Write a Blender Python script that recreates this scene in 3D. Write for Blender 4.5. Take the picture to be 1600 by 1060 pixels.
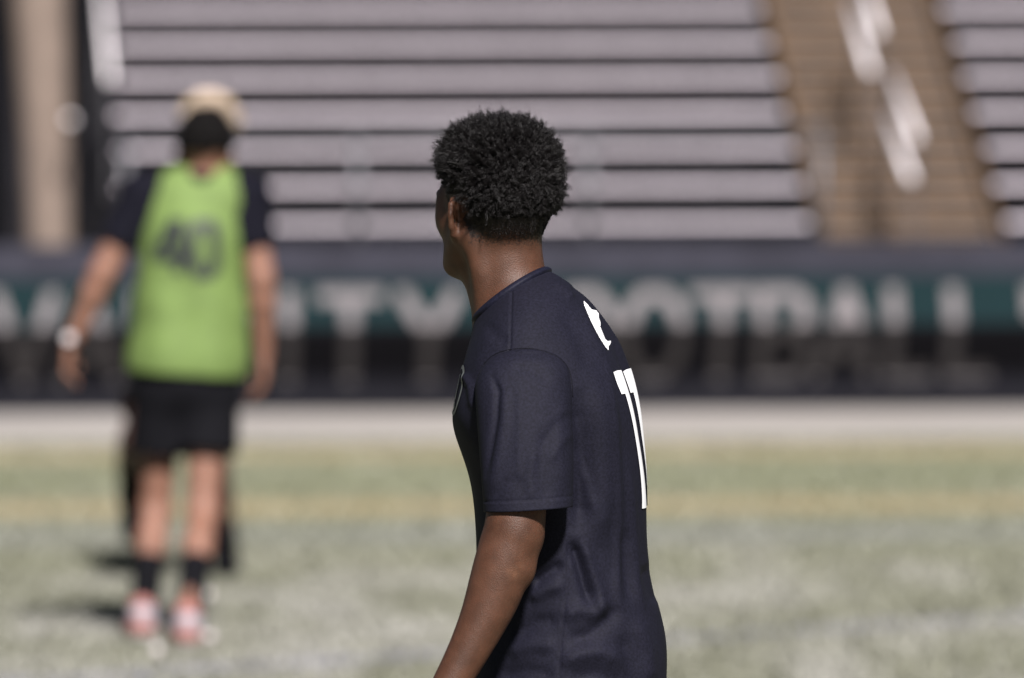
import bpy, math, random
import numpy as np
from mathutils import Matrix, Vector
from mathutils.bvhtree import BVHTree

for o in list(bpy.data.objects):
    bpy.data.objects.remove(o)
scene = bpy.context.scene
COL = scene.collection
rng = np.random.default_rng(7)
random.seed(7)
R = math.radians

# ------------------------------------------------------------------ camera, world, sun, exposure
F_PX = 200.0 / 23.5 * 1600.0          # focal length in photograph pixels
EYE = 1.72
PITCH = math.atan(370.0 / F_PX)
CAM_ROT = Matrix.Rotation(math.pi / 2 - PITCH, 4, 'X') @ Matrix.Rotation(R(-0.22), 4, 'Z')
cd = bpy.data.cameras.new('camera')
cd.lens = 200.0
cd.sensor_width = 23.5
cd.clip_start = 0.5
cd.clip_end = 2000
cd.dof.use_dof = True
cd.dof.focus_distance = 13.50
cd.dof.aperture_fstop = 2.9
cd.dof.aperture_blades = 0
cam = bpy.data.objects.new('camera', cd)
cam.matrix_world = Matrix.Translation((0, 0, EYE)) @ CAM_ROT
COL.objects.link(cam)
scene.camera = cam

SUN_EL, SUN_AZ = R(41), R(12)          # azimuth: how far right of straight behind the camera the light stands
world = bpy.data.worlds.new('World')
scene.world = world
world.use_nodes = True
wn = world.node_tree
sky = wn.nodes.new('ShaderNodeTexSky')
sky.sky_type = 'NISHITA'
sky.sun_disc = False
sky.sun_elevation = SUN_EL
sky.sun_rotation = math.pi - SUN_AZ
sky.altitude = 200
wn.links.new(sky.outputs[0], wn.nodes['Background'].inputs[0])
wn.nodes['Background'].inputs[1].default_value = 0.016
sd = bpy.data.lights.new('floodlight_sun', 'SUN')
sd.energy = 4.0
sd.angle = R(5.0)
sd.color = (1.0, 0.95, 0.93)
sun = bpy.data.objects.new('floodlight_sun', sd)
to_sun = Vector((math.sin(SUN_AZ) * math.cos(SUN_EL), -math.cos(SUN_AZ) * math.cos(SUN_EL), math.sin(SUN_EL)))
sun.rotation_euler = to_sun.to_track_quat('Z', 'Y').to_euler()
sun.location = (6, -10, 30)
COL.objects.link(sun)

scene.view_settings.view_transform = 'Standard'
scene.view_settings.look = 'None'
scene.view_settings.gamma = 1.0
scene.view_settings.use_curve_mapping = False
scene.view_settings.exposure = 1.35
scene.cycles.use_denoising = True
scene.cycles.max_bounces = 6


def P(px, py, Y):
    """photograph pixel + distance from the camera -> world point (numpy)"""
    d = CAM_ROT.to_3x3() @ Vector(((px - 800.0) / F_PX, -(py - 530.0) / F_PX, -1.0))
    d = d * (Y / d.y)
    return np.array((d.x, d.y, d.z + EYE))


# ------------------------------------------------------------------ materials
def mat(name, col, rough=0.6, metal=0.0, noise=None, bump=None, spec=0.5, sheen=0.0, sss=0.0, sss_col=None):
    """noise=(scale, amount, detail): brightness mottling; bump=(scale, strength, distance)"""
    m = bpy.data.materials.new(name)
    m.use_nodes = True
    nt = m.node_tree
    b = nt.nodes['Principled BSDF']
    b.inputs['Base Color'].default_value = (*col, 1)
    b.inputs['Roughness'].default_value = rough
    b.inputs['Metallic'].default_value = metal
    b.inputs['Specular IOR Level'].default_value = spec
    if sheen:
        b.inputs['Sheen Weight'].default_value = sheen
        b.inputs['Sheen Roughness'].default_value = 0.4
    if sss:
        b.inputs['Subsurface Weight'].default_value = sss
        b.inputs['Subsurface Radius'].default_value = (1.0, 0.35, 0.2)
        b.inputs['Subsurface Scale'].default_value = 0.006
    tc = nt.nodes.new('ShaderNodeTexCoord')
    if noise:
        n = nt.nodes.new('ShaderNodeTexNoise')
        n.inputs['Scale'].default_value = noise[0]
        n.inputs['Detail'].default_value = noise[2] if len(noise) > 2 else 4
        nt.links.new(tc.outputs['Object'], n.inputs['Vector'])
        mr = nt.nodes.new('ShaderNodeMapRange')
        mr.inputs['From Min'].default_value = 0.3
        mr.inputs['From Max'].default_value = 0.7
        mr.inputs['To Min'].default_value = 1 - noise[1]
        mr.inputs['To Max'].default_value = 1 + noise[1]
        nt.links.new(n.outputs['Fac'], mr.inputs['Value'])
        mx = nt.nodes.new('ShaderNodeMix')
        mx.data_type = 'RGBA'
        mx.blend_type = 'MULTIPLY'
        mx.inputs['Factor'].default_value = 1.0
        mx.inputs[6].default_value = (*col, 1)
        nt.links.new(mr.outputs[0], mx.inputs[7])
        nt.links.new(mx.outputs[2], b.inputs['Base Color'])
    if bump:
        n2 = nt.nodes.new('ShaderNodeTexNoise')
        n2.inputs['Scale'].default_value = bump[0]
        n2.inputs['Detail'].default_value = 3
        nt.links.new(tc.outputs['Object'], n2.inputs['Vector'])
        bp = nt.nodes.new('ShaderNodeBump')
        bp.inputs['Strength'].default_value = bump[1]
        bp.inputs['Distance'].default_value = bump[2]
        nt.links.new(n2.outputs['Fac'], bp.inputs['Height'])
        nt.links.new(bp.outputs[0], b.inputs['Normal'])
    return m


M = {}
M['turf_base'] = mat('turf_base', (0.12, 0.125, 0.08), 0.8, noise=(3.0, 0.3))
M['apron'] = mat('pale_apron', (0.275, 0.255, 0.235), 0.8, noise=(1.2, 0.12), bump=(60, 0.2, 0.01))
M['yellow_line'] = mat('yellow_line_paint', (0.20, 0.16, 0.06), 0.8, noise=(8, 0.3))
M['blue_line'] = mat('blue_line_paint', (0.10, 0.11, 0.17), 0.8, noise=(8, 0.3))
M['concrete'] = mat('grey_concrete', (0.029, 0.029, 0.039), 0.85, spec=0.1, noise=(4, 0.2), bump=(40, 0.3, 0.01))
M['steel_dark'] = mat('dark_steel', (0.022, 0.021, 0.025), 0.55, metal=0.2, noise=(6, 0.2))
M['galv'] = mat('galvanised_steel', (0.10, 0.10, 0.11), 0.45, metal=0.5, noise=(15, 0.15))
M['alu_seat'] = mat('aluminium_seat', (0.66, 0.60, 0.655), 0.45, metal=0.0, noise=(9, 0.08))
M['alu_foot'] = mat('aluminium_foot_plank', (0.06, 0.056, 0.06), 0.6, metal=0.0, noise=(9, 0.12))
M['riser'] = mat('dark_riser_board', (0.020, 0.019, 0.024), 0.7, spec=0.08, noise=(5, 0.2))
M['step_grey'] = mat('worn_step_tread', (0.108, 0.090, 0.080), 0.8, noise=(7, 0.25))
M['step_brown'] = mat('rust_brown_riser', (0.080, 0.047, 0.024), 0.75, noise=(5, 0.3))
M['white_tube'] = mat('white_painted_tube', (0.78, 0.74, 0.76), 0.4)
M['column'] = mat('beige_concrete_column', (0.155, 0.118, 0.095), 0.85, noise=(6, 0.12), bump=(50, 0.3, 0.01))
M['backdrop_wall'] = mat('dark_backdrop_wall', (0.002, 0.002, 0.003), 0.8, spec=0.08, noise=(3, 0.3))
M['dark_strip'] = mat('dark_grey_strip', (0.016, 0.015, 0.018), 0.7, spec=0.08, noise=(3, 0.3))
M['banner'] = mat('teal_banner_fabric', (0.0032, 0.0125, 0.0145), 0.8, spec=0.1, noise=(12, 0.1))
M['banner_shade'] = mat('shaded_banner_fabric', (0.007, 0.007, 0.010), 0.8, spec=0.1, noise=(12, 0.1))
M['letter_shade'] = mat('shaded_banner_print', (0.075, 0.071, 0.074), 0.8, spec=0.1, noise=(10, 0.1))
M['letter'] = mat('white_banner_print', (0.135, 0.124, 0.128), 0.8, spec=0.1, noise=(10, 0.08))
M['shoe_pink'] = mat('pink_shoe_upper', (0.26, 0.105, 0.090), 0.6, noise=(30, 0.15))
M['shoe_white'] = mat('white_shoe_trim', (0.24, 0.225, 0.25), 0.5)
M['black_cloth'] = mat('black_cloth', (0.0045, 0.0045, 0.006), 0.85, spec=0.08, bump=(900, 0.3, 0.001), noise=(30, 0.2))
M['navy_tee'] = mat('dark_navy_tee', (0.005, 0.005, 0.009), 0.85, spec=0.08, bump=(900, 0.3, 0.001), noise=(30, 0.2))
M['bib'] = mat('lime_mesh_bib', (0.102, 0.158, 0.038), 0.8, noise=(14, 0.12), bump=(500, 0.3, 0.001))
M['bib_digit'] = mat('bib_digit_print', (0.012, 0.014, 0.018), 0.6)
M['digit_white'] = mat('white_vinyl_print', (0.82, 0.82, 0.84), 0.5)
M['crest_grey'] = mat('grey_crest_print', (0.10, 0.105, 0.10), 0.5)
M['skin_light'] = mat('light_skin', (0.185, 0.090, 0.060), 0.65, noise=(40, 0.08), sss=0.15)
M['skin_deep'] = mat('deep_skin', (0.035, 0.016, 0.011), 0.5, noise=(40, 0.1))
M['hair_dark'] = mat('dark_hair', (0.004, 0.0035, 0.0035), 0.8, spec=0.08, bump=(300, 0.8, 0.003))
M['hair_blond'] = mat('bleached_hair', (0.40, 0.315, 0.235), 0.6, noise=(60, 0.2), bump=(300, 0.8, 0.003))
M['eye'] = mat('eye_white', (0.6, 0.58, 0.55), 0.2)
M['watch_face'] = mat('pale_watch_face', (0.5, 0.46, 0.46), 0.25)

# ------------------------------------------------------------------ mesh helpers
def link_mesh(name, verts, faces, material, parent=None, smooth=False, base=(0, 0, 0)):
    me = bpy.data.meshes.new(name)
    v = np.asarray(verts, dtype=np.float32) - np.asarray(base, dtype=np.float32)
    me.from_pydata(v.tolist() if len(v) < 20000 else v, [], faces if isinstance(faces, list) else faces.tolist())
    if material is not None:
        me.materials.append(material)
    if smooth:
        me.polygons.foreach_set('use_smooth', np.ones(len(me.polygons), dtype=bool))
    me.update()
    o = bpy.data.objects.new(name, me)
    COL.objects.link(o)
    if parent is not None:
        o.parent = parent
    return o


def empty(name, loc, rz=0.0):
    o = bpy.data.objects.new(name, None)
    o.empty_display_size = 0.2
    o.location = loc
    o.rotation_euler = (0, 0, rz)
    COL.objects.link(o)
    return o


def tag(o, label=None, cat=None, group=None, kind=None):
    for k, v in (('label', label), ('category', cat), ('group', group), ('kind', kind)):
        if v:
            o[k] = v
    return o


class MB:
    """collects shapes into one mesh"""
    def __init__(self):
        self.v, self.f = [], []

    def add(self, v, f):
        n = len(self.v)
        self.v += [tuple(p) for p in v]
        self.f += [tuple(i + n for i in q) for q in f]
        return self

    def box(self, x0, x1, y0, y1, z0, z1, bev=0.0):
        if bev <= 0:
            v = [(x, y, z) for x in (x0, x1) for y in (y0, y1) for z in (z0, z1)]
            return self.add(v, [(0, 1, 3, 2), (4, 6, 7, 5), (0, 4, 5, 1), (2, 3, 7, 6), (0, 2, 6, 4), (1, 5, 7, 3)])
        b = bev                                    # plank with its long edges (along x) chamfered
        prof = [(y0 + b, z0), (y1 - b, z0), (y1, z0 + b), (y1, z1 - b), (y1 - b, z1), (y0 + b, z1), (y0, z1 - b), (y0, z0 + b)]
        v = [(x, y, z) for x in (x0, x1) for (y, z) in prof]
        f = [(i, (i + 1) % 8, 8 + (i + 1) % 8, 8 + i) for i in range(8)]
        return self.add(v, f + [tuple(range(7, -1, -1)), tuple(range(8, 16))])

    def tube(self, pts, rad, n=10, cap=True):
        pts = [Vector(p) for p in pts]
        rads = rad if isinstance(rad, (list, tuple)) else [rad] * len(pts)
        rings = []
        ref = None
        for i, p in enumerate(pts):
            d = (pts[min(i + 1, len(pts) - 1)] - pts[max(i - 1, 0)]).normalized()
            if ref is None:
                ref = Vector((0, 0, 1)) if abs(d.z) < 0.9 else Vector((1, 0, 0))
            a = d.cross(ref).normalized()
            ref = a.cross(d).normalized()
            rings.append([p + rads[i] * (math.cos(t) * a + math.sin(t) * ref) for t in (2 * math.pi * k / n for k in range(n))])
        v = [q for r in rings for q in r]
        f = []
        for i in range(len(pts) - 1):
            for k in range(n):
                f.append((i * n + k, i * n + (k + 1) % n, (i + 1) * n + (k + 1) % n, (i + 1) * n + k))
        if cap:
            f += [tuple(range(n - 1, -1, -1)), tuple((len(pts) - 1) * n + k for k in range(n))]
        return self.add(v, f)

    def sphere(self, c, r, n=12):
        v, f = [], []
        m = n // 2
        r = r if isinstance(r, (tuple, list)) else (r, r, r)
        for i in range(m + 1):
            t = math.pi * i / m
            for k in range(n):
                p = 2 * math.pi * k / n
                v.append((c[0] + r[0] * math.sin(t) * math.cos(p), c[1] + r[1] * math.sin(t) * math.sin(p), c[2] + r[2] * math.cos(t)))
        for i in range(m):
            for k in range(n):
                f.append((i * n + k, (i + 1) * n + k, (i + 1) * n + (k + 1) % n, i * n + (k + 1) % n))
        return self.add(v, f)

    def build(self, name, material, parent=None, smooth=False, base=(0, 0, 0)):
        return link_mesh(name, self.v, self.f, material, parent, smooth, base)


# ------------------------------------------------------------------ implicit bodies
def surface_nets(Fv, origin, h):
    S = Fv < 0
    nx, ny, nz = Fv.shape
    cnt = np.zeros((nx - 1, ny - 1, nz - 1), dtype=np.uint8)
    for a in (0, 1):
        for b in (0, 1):
            for c in (0, 1):
                cnt += S[a:nx - 1 + a, b:ny - 1 + b, c:nz - 1 + c]
    act = (cnt > 0) & (cnt < 8)
    idx = np.argwhere(act)
    ids = np.full(act.shape, -1, dtype=np.int64)
    ids[act] = np.arange(len(idx))
    acc = np.zeros((len(idx), 3))
    num = np.zeros(len(idx))
    corners = [(a, b, c) for a in (0, 1) for b in (0, 1) for c in (0, 1)]
    val = {c: Fv[idx[:, 0] + c[0], idx[:, 1] + c[1], idx[:, 2] + c[2]] for c in corners}
    for c in corners:
        for ax in range(3):
            if c[ax] == 0:
                d = list(c)
                d[ax] = 1
                v0, v1 = val[c], val[tuple(d)]
                cr = (v0 < 0) != (v1 < 0)
                t = np.where(cr, v0 / np.where(cr, v0 - v1, 1), 0)
                p = np.tile(np.array(c, dtype=float), (len(idx), 1))
                p[:, ax] = t
                acc += p * cr[:, None]
                num += cr
    V = (idx + acc / num[:, None]) * h + origin
    faces = []
    for ax in range(3):
        o1, o2 = [(1, 2), (2, 0), (0, 1)][ax]
        sl0 = [slice(None)] * 3
        sl1 = [slice(None)] * 3
        sl0[ax] = slice(0, -1)
        sl1[ax] = slice(1, None)
        a, b = S[tuple(sl0)], S[tuple(sl1)]
        e = np.argwhere(a != b)
        e = e[(e[:, o1] > 0) & (e[:, o2] > 0) & (e[:, o1] < Fv.shape[o1] - 1) & (e[:, o2] < Fv.shape[o2] - 1)]
        ins = a[e[:, 0], e[:, 1], e[:, 2]]
        q = []
        for d1, d2 in ((0, 0), (1, 0), (1, 1), (0, 1)):
            g = e.copy()
            g[:, o1] -= 1 - d1
            g[:, o2] -= 1 - d2
            q.append(ids[g[:, 0], g[:, 1], g[:, 2]])
        q = np.stack(q, 1)
        q[~ins] = q[~ins][:, ::-1]
        faces.append(q)
    return V, np.concatenate(faces)


def smooth_mesh(V, Fq, it=2, lam=0.5):
    e = np.concatenate([Fq[:, [0, 1]], Fq[:, [1, 2]], Fq[:, [2, 3]], Fq[:, [3, 0]]])
    e = np.concatenate([e, e[:, ::-1]])
    deg = np.bincount(e[:, 0], minlength=len(V)).astype(float)[:, None]
    for k in range(it):
        for s in (lam, -lam * 1.04):
            acc = np.stack([np.bincount(e[:, 0], weights=V[e[:, 1], j], minlength=len(V)) for j in range(3)], 1)
            V = V + s * (acc / deg - V)
    return V


class SDF:
    def __init__(self, h):
        self.h = h
        self.prims = []

    def cone(self, a, b, ra, rb, k=0.02, cut=None, sub=False):
        a, b = np.asarray(a, float), np.asarray(b, float)
        r = max(ra, rb)
        self.prims.append(('cone', (a, b, ra, rb), np.minimum(a, b) - r, np.maximum(a, b) + r, k, cut, sub))
        return self

    def chain(self, pts, rads, k=0.008):
        for i in range(len(pts) - 1):
            self.cone(pts[i], pts[i + 1], rads[i], rads[i + 1], k)
        return self

    def ell(self, c, r, axes=None, k=0.02, cut=None, sub=False):
        c = np.asarray(c, float)
        ax = np.eye(3) if axes is None else np.asarray(axes, float)
        ext = np.sqrt(((ax * np.asarray(r)[:, None]) ** 2).sum(0))
        self.prims.append(('ell', (c, np.asarray(r, float), ax), c - ext, c + ext, k, cut, sub))
        return self

    def mesh(self, smooth=2, cuts=()):
        h = self.h
        add = [p for p in self.prims if not p[6]]
        lo = np.min([p[2] for p in add], 0) - 4 * h
        hi = np.max([p[3] for p in add], 0) + 4 * h
        n = np.ceil((hi - lo) / h).astype(int) + 1
        Fv = np.full(n, 0.08, dtype=np.float32)
        for kind, g, plo, phi, k, cut, sub in self.prims:
            m = 0.05 + k
            i0 = np.maximum(np.floor((plo - m - lo) / h).astype(int), 0)
            i1 = np.minimum(np.ceil((phi + m - lo) / h).astype(int) + 1, n)
            if np.any(i1 <= i0):
                continue
            X = (lo[0] + h * np.arange(i0[0], i1[0]))[:, None, None]
            Y = (lo[1] + h * np.arange(i0[1], i1[1]))[None, :, None]
            Z = (lo[2] + h * np.arange(i0[2], i1[2]))[None, None, :]
            if kind == 'cone':
                a, b, ra, rb = g
                ba = b - a
                L2 = max(float(ba @ ba), 1e-12)
                t = np.clip(((X - a[0]) * ba[0] + (Y - a[1]) * ba[1] + (Z - a[2]) * ba[2]) / L2, 0, 1)
                d = np.sqrt((X - a[0] - t * ba[0]) ** 2 + (Y - a[1] - t * ba[1]) ** 2 + (Z - a[2] - t * ba[2]) ** 2) - (ra + (rb - ra) * t)
            else:
                c, r, ax = g
                q = [((X - c[0]) * ax[j][0] + (Y - c[1]) * ax[j][1] + (Z - c[2]) * ax[j][2]) for j in range(3)]
                k0 = np.sqrt(sum((q[j] / r[j]) ** 2 for j in range(3)))
                k1 = np.sqrt(sum((q[j] / r[j] ** 2) ** 2 for j in range(3))) + 1e-9
                d = k0 * (k0 - 1.0) / k1
            if cut is not None:
                for (cp, cn) in cut:
                    d = np.maximum(d, (X - cp[0]) * cn[0] + (Y - cp[1]) * cn[1] + (Z - cp[2]) * cn[2])
            sl = tuple(slice(i0[j], i1[j]) for j in range(3))
            A = Fv[sl]
            if sub:
                d = -d
                hh = np.maximum(k - np.abs(A - d), 0) / k
                Fv[sl] = np.maximum(A, d) + hh * hh * k * 0.25
            else:
                hh = np.maximum(k - np.abs(A - d), 0) / k
                Fv[sl] = np.minimum(A, d) - hh * hh * k * 0.25
        for (cp, cn) in cuts:
            X = (lo[0] + h * np.arange(n[0]))[:, None, None]
            Y = (lo[1] + h * np.arange(n[1]))[None, :, None]
            Z = (lo[2] + h * np.arange(n[2]))[None, None, :]
            Fv = np.maximum(Fv, (X - cp[0]) * cn[0] + (Y - cp[1]) * cn[1] + (Z - cp[2]) * cn[2])
        V, Fq = surface_nets(Fv, lo, h)
        if smooth:
            V = smooth_mesh(V, Fq, smooth)
        return V, Fq

    def build(self, name, material, parent, base, smooth=2, cuts=()):
        V, Fq = self.mesh(smooth, cuts)
        return link_mesh(name, V, Fq, material, parent, True, base)


def unit(v):
    v = np.asarray(v, float)
    return v / np.linalg.norm(v)


def add_head(s, E, f, l, up=(0, 0, 1), sc=1.0, ears=True):
    """E: eye level at the middle of the head; f forward, l the person's left"""
    E, f, l, u = np.asarray(E), np.asarray(f), np.asarray(l), np.asarray(up)
    ax = np.array([f, l, u])
    H = lambda a, b, c: E + sc * (a * f + b * l + c * u)
    e = lambda c, r, k=0.02, sub=False: s.ell(H(*c), [x * sc for x in r], ax, k, None, sub)
    e((-0.012, 0, 0.025), (0.098, 0.077, 0.090), 0.02)                    # cranium
    e((-0.036, 0, -0.006), (0.048, 0.056, 0.050), 0.03)                   # occiput
    e((0.030, 0, -0.035), (0.062, 0.064, 0.085), 0.03)                    # face mass
    for sd_ in (1, -1):
        s.cone(H(0.004, 0.055 * sd_, -0.052), H(0.058, 0.038 * sd_, -0.096), 0.021 * sc, 0.019 * sc, 0.03)   # jaw
        e((0.058, 0.044 * sd_, -0.028), (0.026, 0.024, 0.022), 0.025)
        e((0.066, 0.046 * sd_, 0.004), (0.018, 0.017, 0.026), 0.02)         # outer rim of the eye socket     # cheekbone
        e((0.094, 0.031 * sd_, 0.000), (0.014, 0.017, 0.012), 0.012, True)  # eye socket
        s.cone(H(0.088, 0.046 * sd_, 0.015), H(0.094, 0.014 * sd_, 0.016), 0.007 * sc, 0.008 * sc, 0.012)    # brow
    e((0.072, 0, -0.104), (0.022, 0.024, 0.020), 0.025)                   # chin
    s.cone(H(0.092, 0, 0.004), H(0.108, 0, -0.034), 0.007 * sc, 0.012 * sc, 0.012)   # nose
    for sd_ in (1, -1):
        e((0.099, 0.014 * sd_, -0.038), (0.011, 0.009, 0.008), 0.008)
    e((0.088, 0, -0.066), (0.014, 0.026, 0.0075), 0.008)                  # lips
    e((0.086, 0, -0.078), (0.014, 0.023, 0.008), 0.008)
    if ears:
        for sd_ in (1, -1):
            # ear: plate, curled rim, lobe and the hollow in front of it, standing off the skull at its rear edge
            def Q(a, c, b=0.0):
                return H(0.004 - 0.75 * a, (0.0725 + (0.85 if sd_ > 0 else 0.25) * a + b) * sd_, -0.026 + 1.05 * c)
            s.ell(Q(0.010, 0.002), [0.018 * sc, 0.005 * sc, 0.028 * sc], np.array([unit(-0.75 * f + 0.85 * sd_ * l), unit(0.85 * f + 0.75 * sd_ * l), u]), 0.006)
            rim = [Q(-0.006, 0.010), Q(0.000, 0.025), Q(0.012, 0.031), Q(0.023, 0.024), Q(0.026, 0.008), Q(0.022, -0.008), Q(0.013, -0.020), Q(0.004, -0.027)]
            s.chain(rim, [0.0046 * sc] * 4 + [0.0048 * sc, 0.0048 * sc, 0.0055 * sc, 0.0065 * sc], 0.003)
            s.ell(Q(0.010, -0.001, 0.006), [0.009 * sc, 0.006 * sc, 0.014 * sc], np.array([unit(-0.75 * f + 0.85 * sd_ * l), unit(0.85 * f + 0.75 * sd_ * l), u]), 0.004, None, True)
            s.ell(Q(-0.006, -0.004), [0.004 * sc, 0.004 * sc, 0.006 * sc], ax, 0.004)
    return H


def add_hand(s, w, d, n, t, sc=1.0, curl=1.0):
    """w wrist, d along the hand, n out of the palm, t towards the thumb"""
    w, d, n, t = np.asarray(w, float), unit(d), unit(n), unit(t)
    ax = np.array([d, t, n])
    s.ell(w + d * 0.048 * sc, [0.052 * sc, 0.040 * sc, 0.017 * sc], ax, 0.02)
    for j, (off, ln) in enumerate(((0.028, 0.072), (0.009, 0.082), (-0.010, 0.076), (-0.027, 0.060))):
        p = w + d * (0.088 - 0.004 * abs(j - 1)) * sc + t * off * sc
        pts = [w + d * 0.06 * sc + t * off * 0.9 * sc, p]
        for a, q in ((18, 0.42), (48, 0.32), (72, 0.26)):
            a = R(a * curl)
            p = p + (d * math.cos(a) + n * math.sin(a)) * ln * q * sc + t * off * 0.05
            pts.append(p)
        s.chain(pts, [0.0085 * sc, 0.0088 * sc, 0.0082 * sc, 0.0075 * sc, 0.0065 * sc], 0.005)
    p0 = w + d * 0.022 * sc + t * 0.024 * sc + n * 0.006 * sc
    p1 = p0 + (d * 0.6 + t * 0.55 + n * 0.35) * 0.036 * sc
    p2 = p1 + (d * 0.85 + t * 0.25 + n * 0.35) * 0.032 * sc
    p3 = p2 + (d * 0.9 + n * 0.4) * 0.026 * sc
    s.chain([p0, p1, p2, p3], [0.015 * sc, 0.012 * sc, 0.0095 * sc, 0.008 * sc], 0.008)


def add_arm(s, sh, el, wr, r=(0.050, 0.044, 0.040, 0.026)):
    sh, el, wr = map(lambda v: np.asarray(v, float), (sh, el, wr))
    s.ell(sh, [0.056, 0.056, 0.060], None, 0.03)
    s.cone(sh, el, r[0], r[1], 0.03)
    m = el + (wr - el) * 0.28
    s.cone(el, m, r[2], r[2] * 1.04, 0.02)
    s.cone(m, wr, r[2] * 1.02, r[3], 0.02)


def add_leg(s, hip, kn, an, toe, back, w=1.0):
    hip, kn, an, toe = map(lambda v: np.asarray(v, float), (hip, kn, an, toe))
    back = np.asarray(back, float)
    s.cone(hip, kn, 0.084 * w, 0.056 * w, 0.04)
    s.ell(kn - back * 0.012, [0.052 * w, 0.052 * w, 0.060], None, 0.03)
    m = kn + (an - kn) * 0.30 + back * 0.014
    s.cone(kn, m, 0.050 * w, 0.056 * w, 0.03)
    s.cone(m, an, 0.054 * w, 0.034, 0.03)
    heel = an + back * 0.02 + np.array((0, 0, -0.035))
    s.cone(an, heel, 0.036, 0.032, 0.02)
    s.cone(heel, toe, 0.032, 0.026, 0.02)


def shoe(parent, base, an, toe, back, upper, trim, h=0.005):
    an, toe, back = map(lambda v: np.asarray(v, float), (an, toe, back))
    heel = an + back * 0.028
    d = unit(np.array((toe[0] - heel[0], toe[1] - heel[1], toe[2] - (an[2] - 0.045))))
    hz = np.array((heel[0], heel[1], an[2] - 0.045))
    side = unit(np.cross(d, (0, 0, 1)))
    upn = np.cross(side, d)
    s = SDF(h)
    s.ell(hz + d * 0.02, [0.055, 0.040, 0.040], np.array([d, side, upn]), 0.03)
    s.cone(hz + d * 0.03, np.array(an) + np.array((0, 0, 0.015)), 0.042, 0.043, 0.03)
    s.ell(hz + d * 0.13, [0.115, 0.046, 0.040], np.array([d, side, upn]), 0.03)
    o = s.build('shoe', upper, parent, base, 2, cuts=((hz - upn * 0.028, -upn),))
    s2 = SDF(h)
    s2.ell(hz + d * 0.03 - upn * 0.030, [0.066, 0.040, 0.016], np.array([d, side, upn]), 0.03)
    s2.ell(hz + d * 0.15 - upn * 0.030, [0.105, 0.046, 0.016], np.array([d, side, upn]), 0.03)
    s2.build('sole', trim, o, base, 1)
    s3 = SDF(h)
    s3.cone(np.array(an) + back * 0.008 + np.array((0, 0, -0.030)), np.array(an) + back * 0.006 + np.array((0, 0, -0.008)), 0.047, 0.047, 0.01)
    s3.build('ankle_collar', trim, o, base, 1)
    return o


# ================================================================== THE SETTING
# ground sheet to the horizon
g = MB().add([(-300, -60, 0), (300, -60, 0), (300, 500, 0), (-300, 500, 0)], [(0, 1, 2, 3)]).build('ground', M['turf_base'])
tag(g, kind='structure')
# barrier frame: origin on the foot of the front wall, s along it, t behind it
YAW = R(3.0)
WALL_O = Vector((0.0, 48.2, 0.0))
U = Vector((math.cos(YAW), math.sin(YAW), 0))
Vd = Vector((-math.sin(YAW), math.cos(YAW), 0))


def W2L(p):
    """world -> stand frame"""
    d = Vector(p) - WALL_O
    return np.array((d.dot(U), d.dot(Vd), d.z))


def L2W(s, t, z):
    p = WALL_O + U * s + Vd * t
    return np.array((p.x, p.y, z))


def strip(name, t0, t1, z, m, s0=-60, s1=60):
    o = MB().add([L2W(s0, t0, z), L2W(s1, t0, z), L2W(s1, t1, z), L2W(s0, t1, z)], [(0, 1, 2, 3)]).build(name, m)
    return tag(o, kind='structure')


strip('pale_apron_path', -4.6, 8.0, 0.004, M['apron'])
strip('yellow_line', -6.5, -5.5, 0.004, M['yellow_line'])
strip('yellow_line', -12.15, -11.05, 0.004, M['yellow_line'])
a, b = P(300, 1062, 26.1), P(1800, 962, 29.1)
LB0, LB1 = np.array((a[0], a[1])), np.array((b[0], b[1]))
dl = unit(LB1 - LB0)
nl = np.array((-dl[1], dl[0]))
q = [LB0 - dl * 20 - nl * 0.10, LB1 + dl * 20 - nl * 0.10, LB1 + dl * 20 + nl * 0.10, LB0 - dl * 20 + nl * 0.10]
tag(MB().add([(p[0], p[1], 0.004) for p in q], [(0, 1, 2, 3)]).build('blue_line', M['blue_line']), kind='structure')


# turf pile: blades in one mesh, coloured like the painted lines they stand in
def vnoise(x, y, seed=0):
    xi, yi = np.floor(x).astype(int), np.floor(y).astype(int)
    xf, yf = x - xi, y - yi
    xf, yf = xf * xf * (3 - 2 * xf), yf * yf * (3 - 2 * yf)
    def hsh(a_, b_):
        v = np.sin(a_ * 127.1 + b_ * 311.7 + seed * 74.7) * 43758.5453
        return v - np.floor(v)
    return (hsh(xi, yi) * (1 - xf) + hsh(xi + 1, yi) * xf) * (1 - yf) + (hsh(xi, yi + 1) * (1 - xf) + hsh(xi + 1, yi + 1) * xf) * yf


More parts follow.
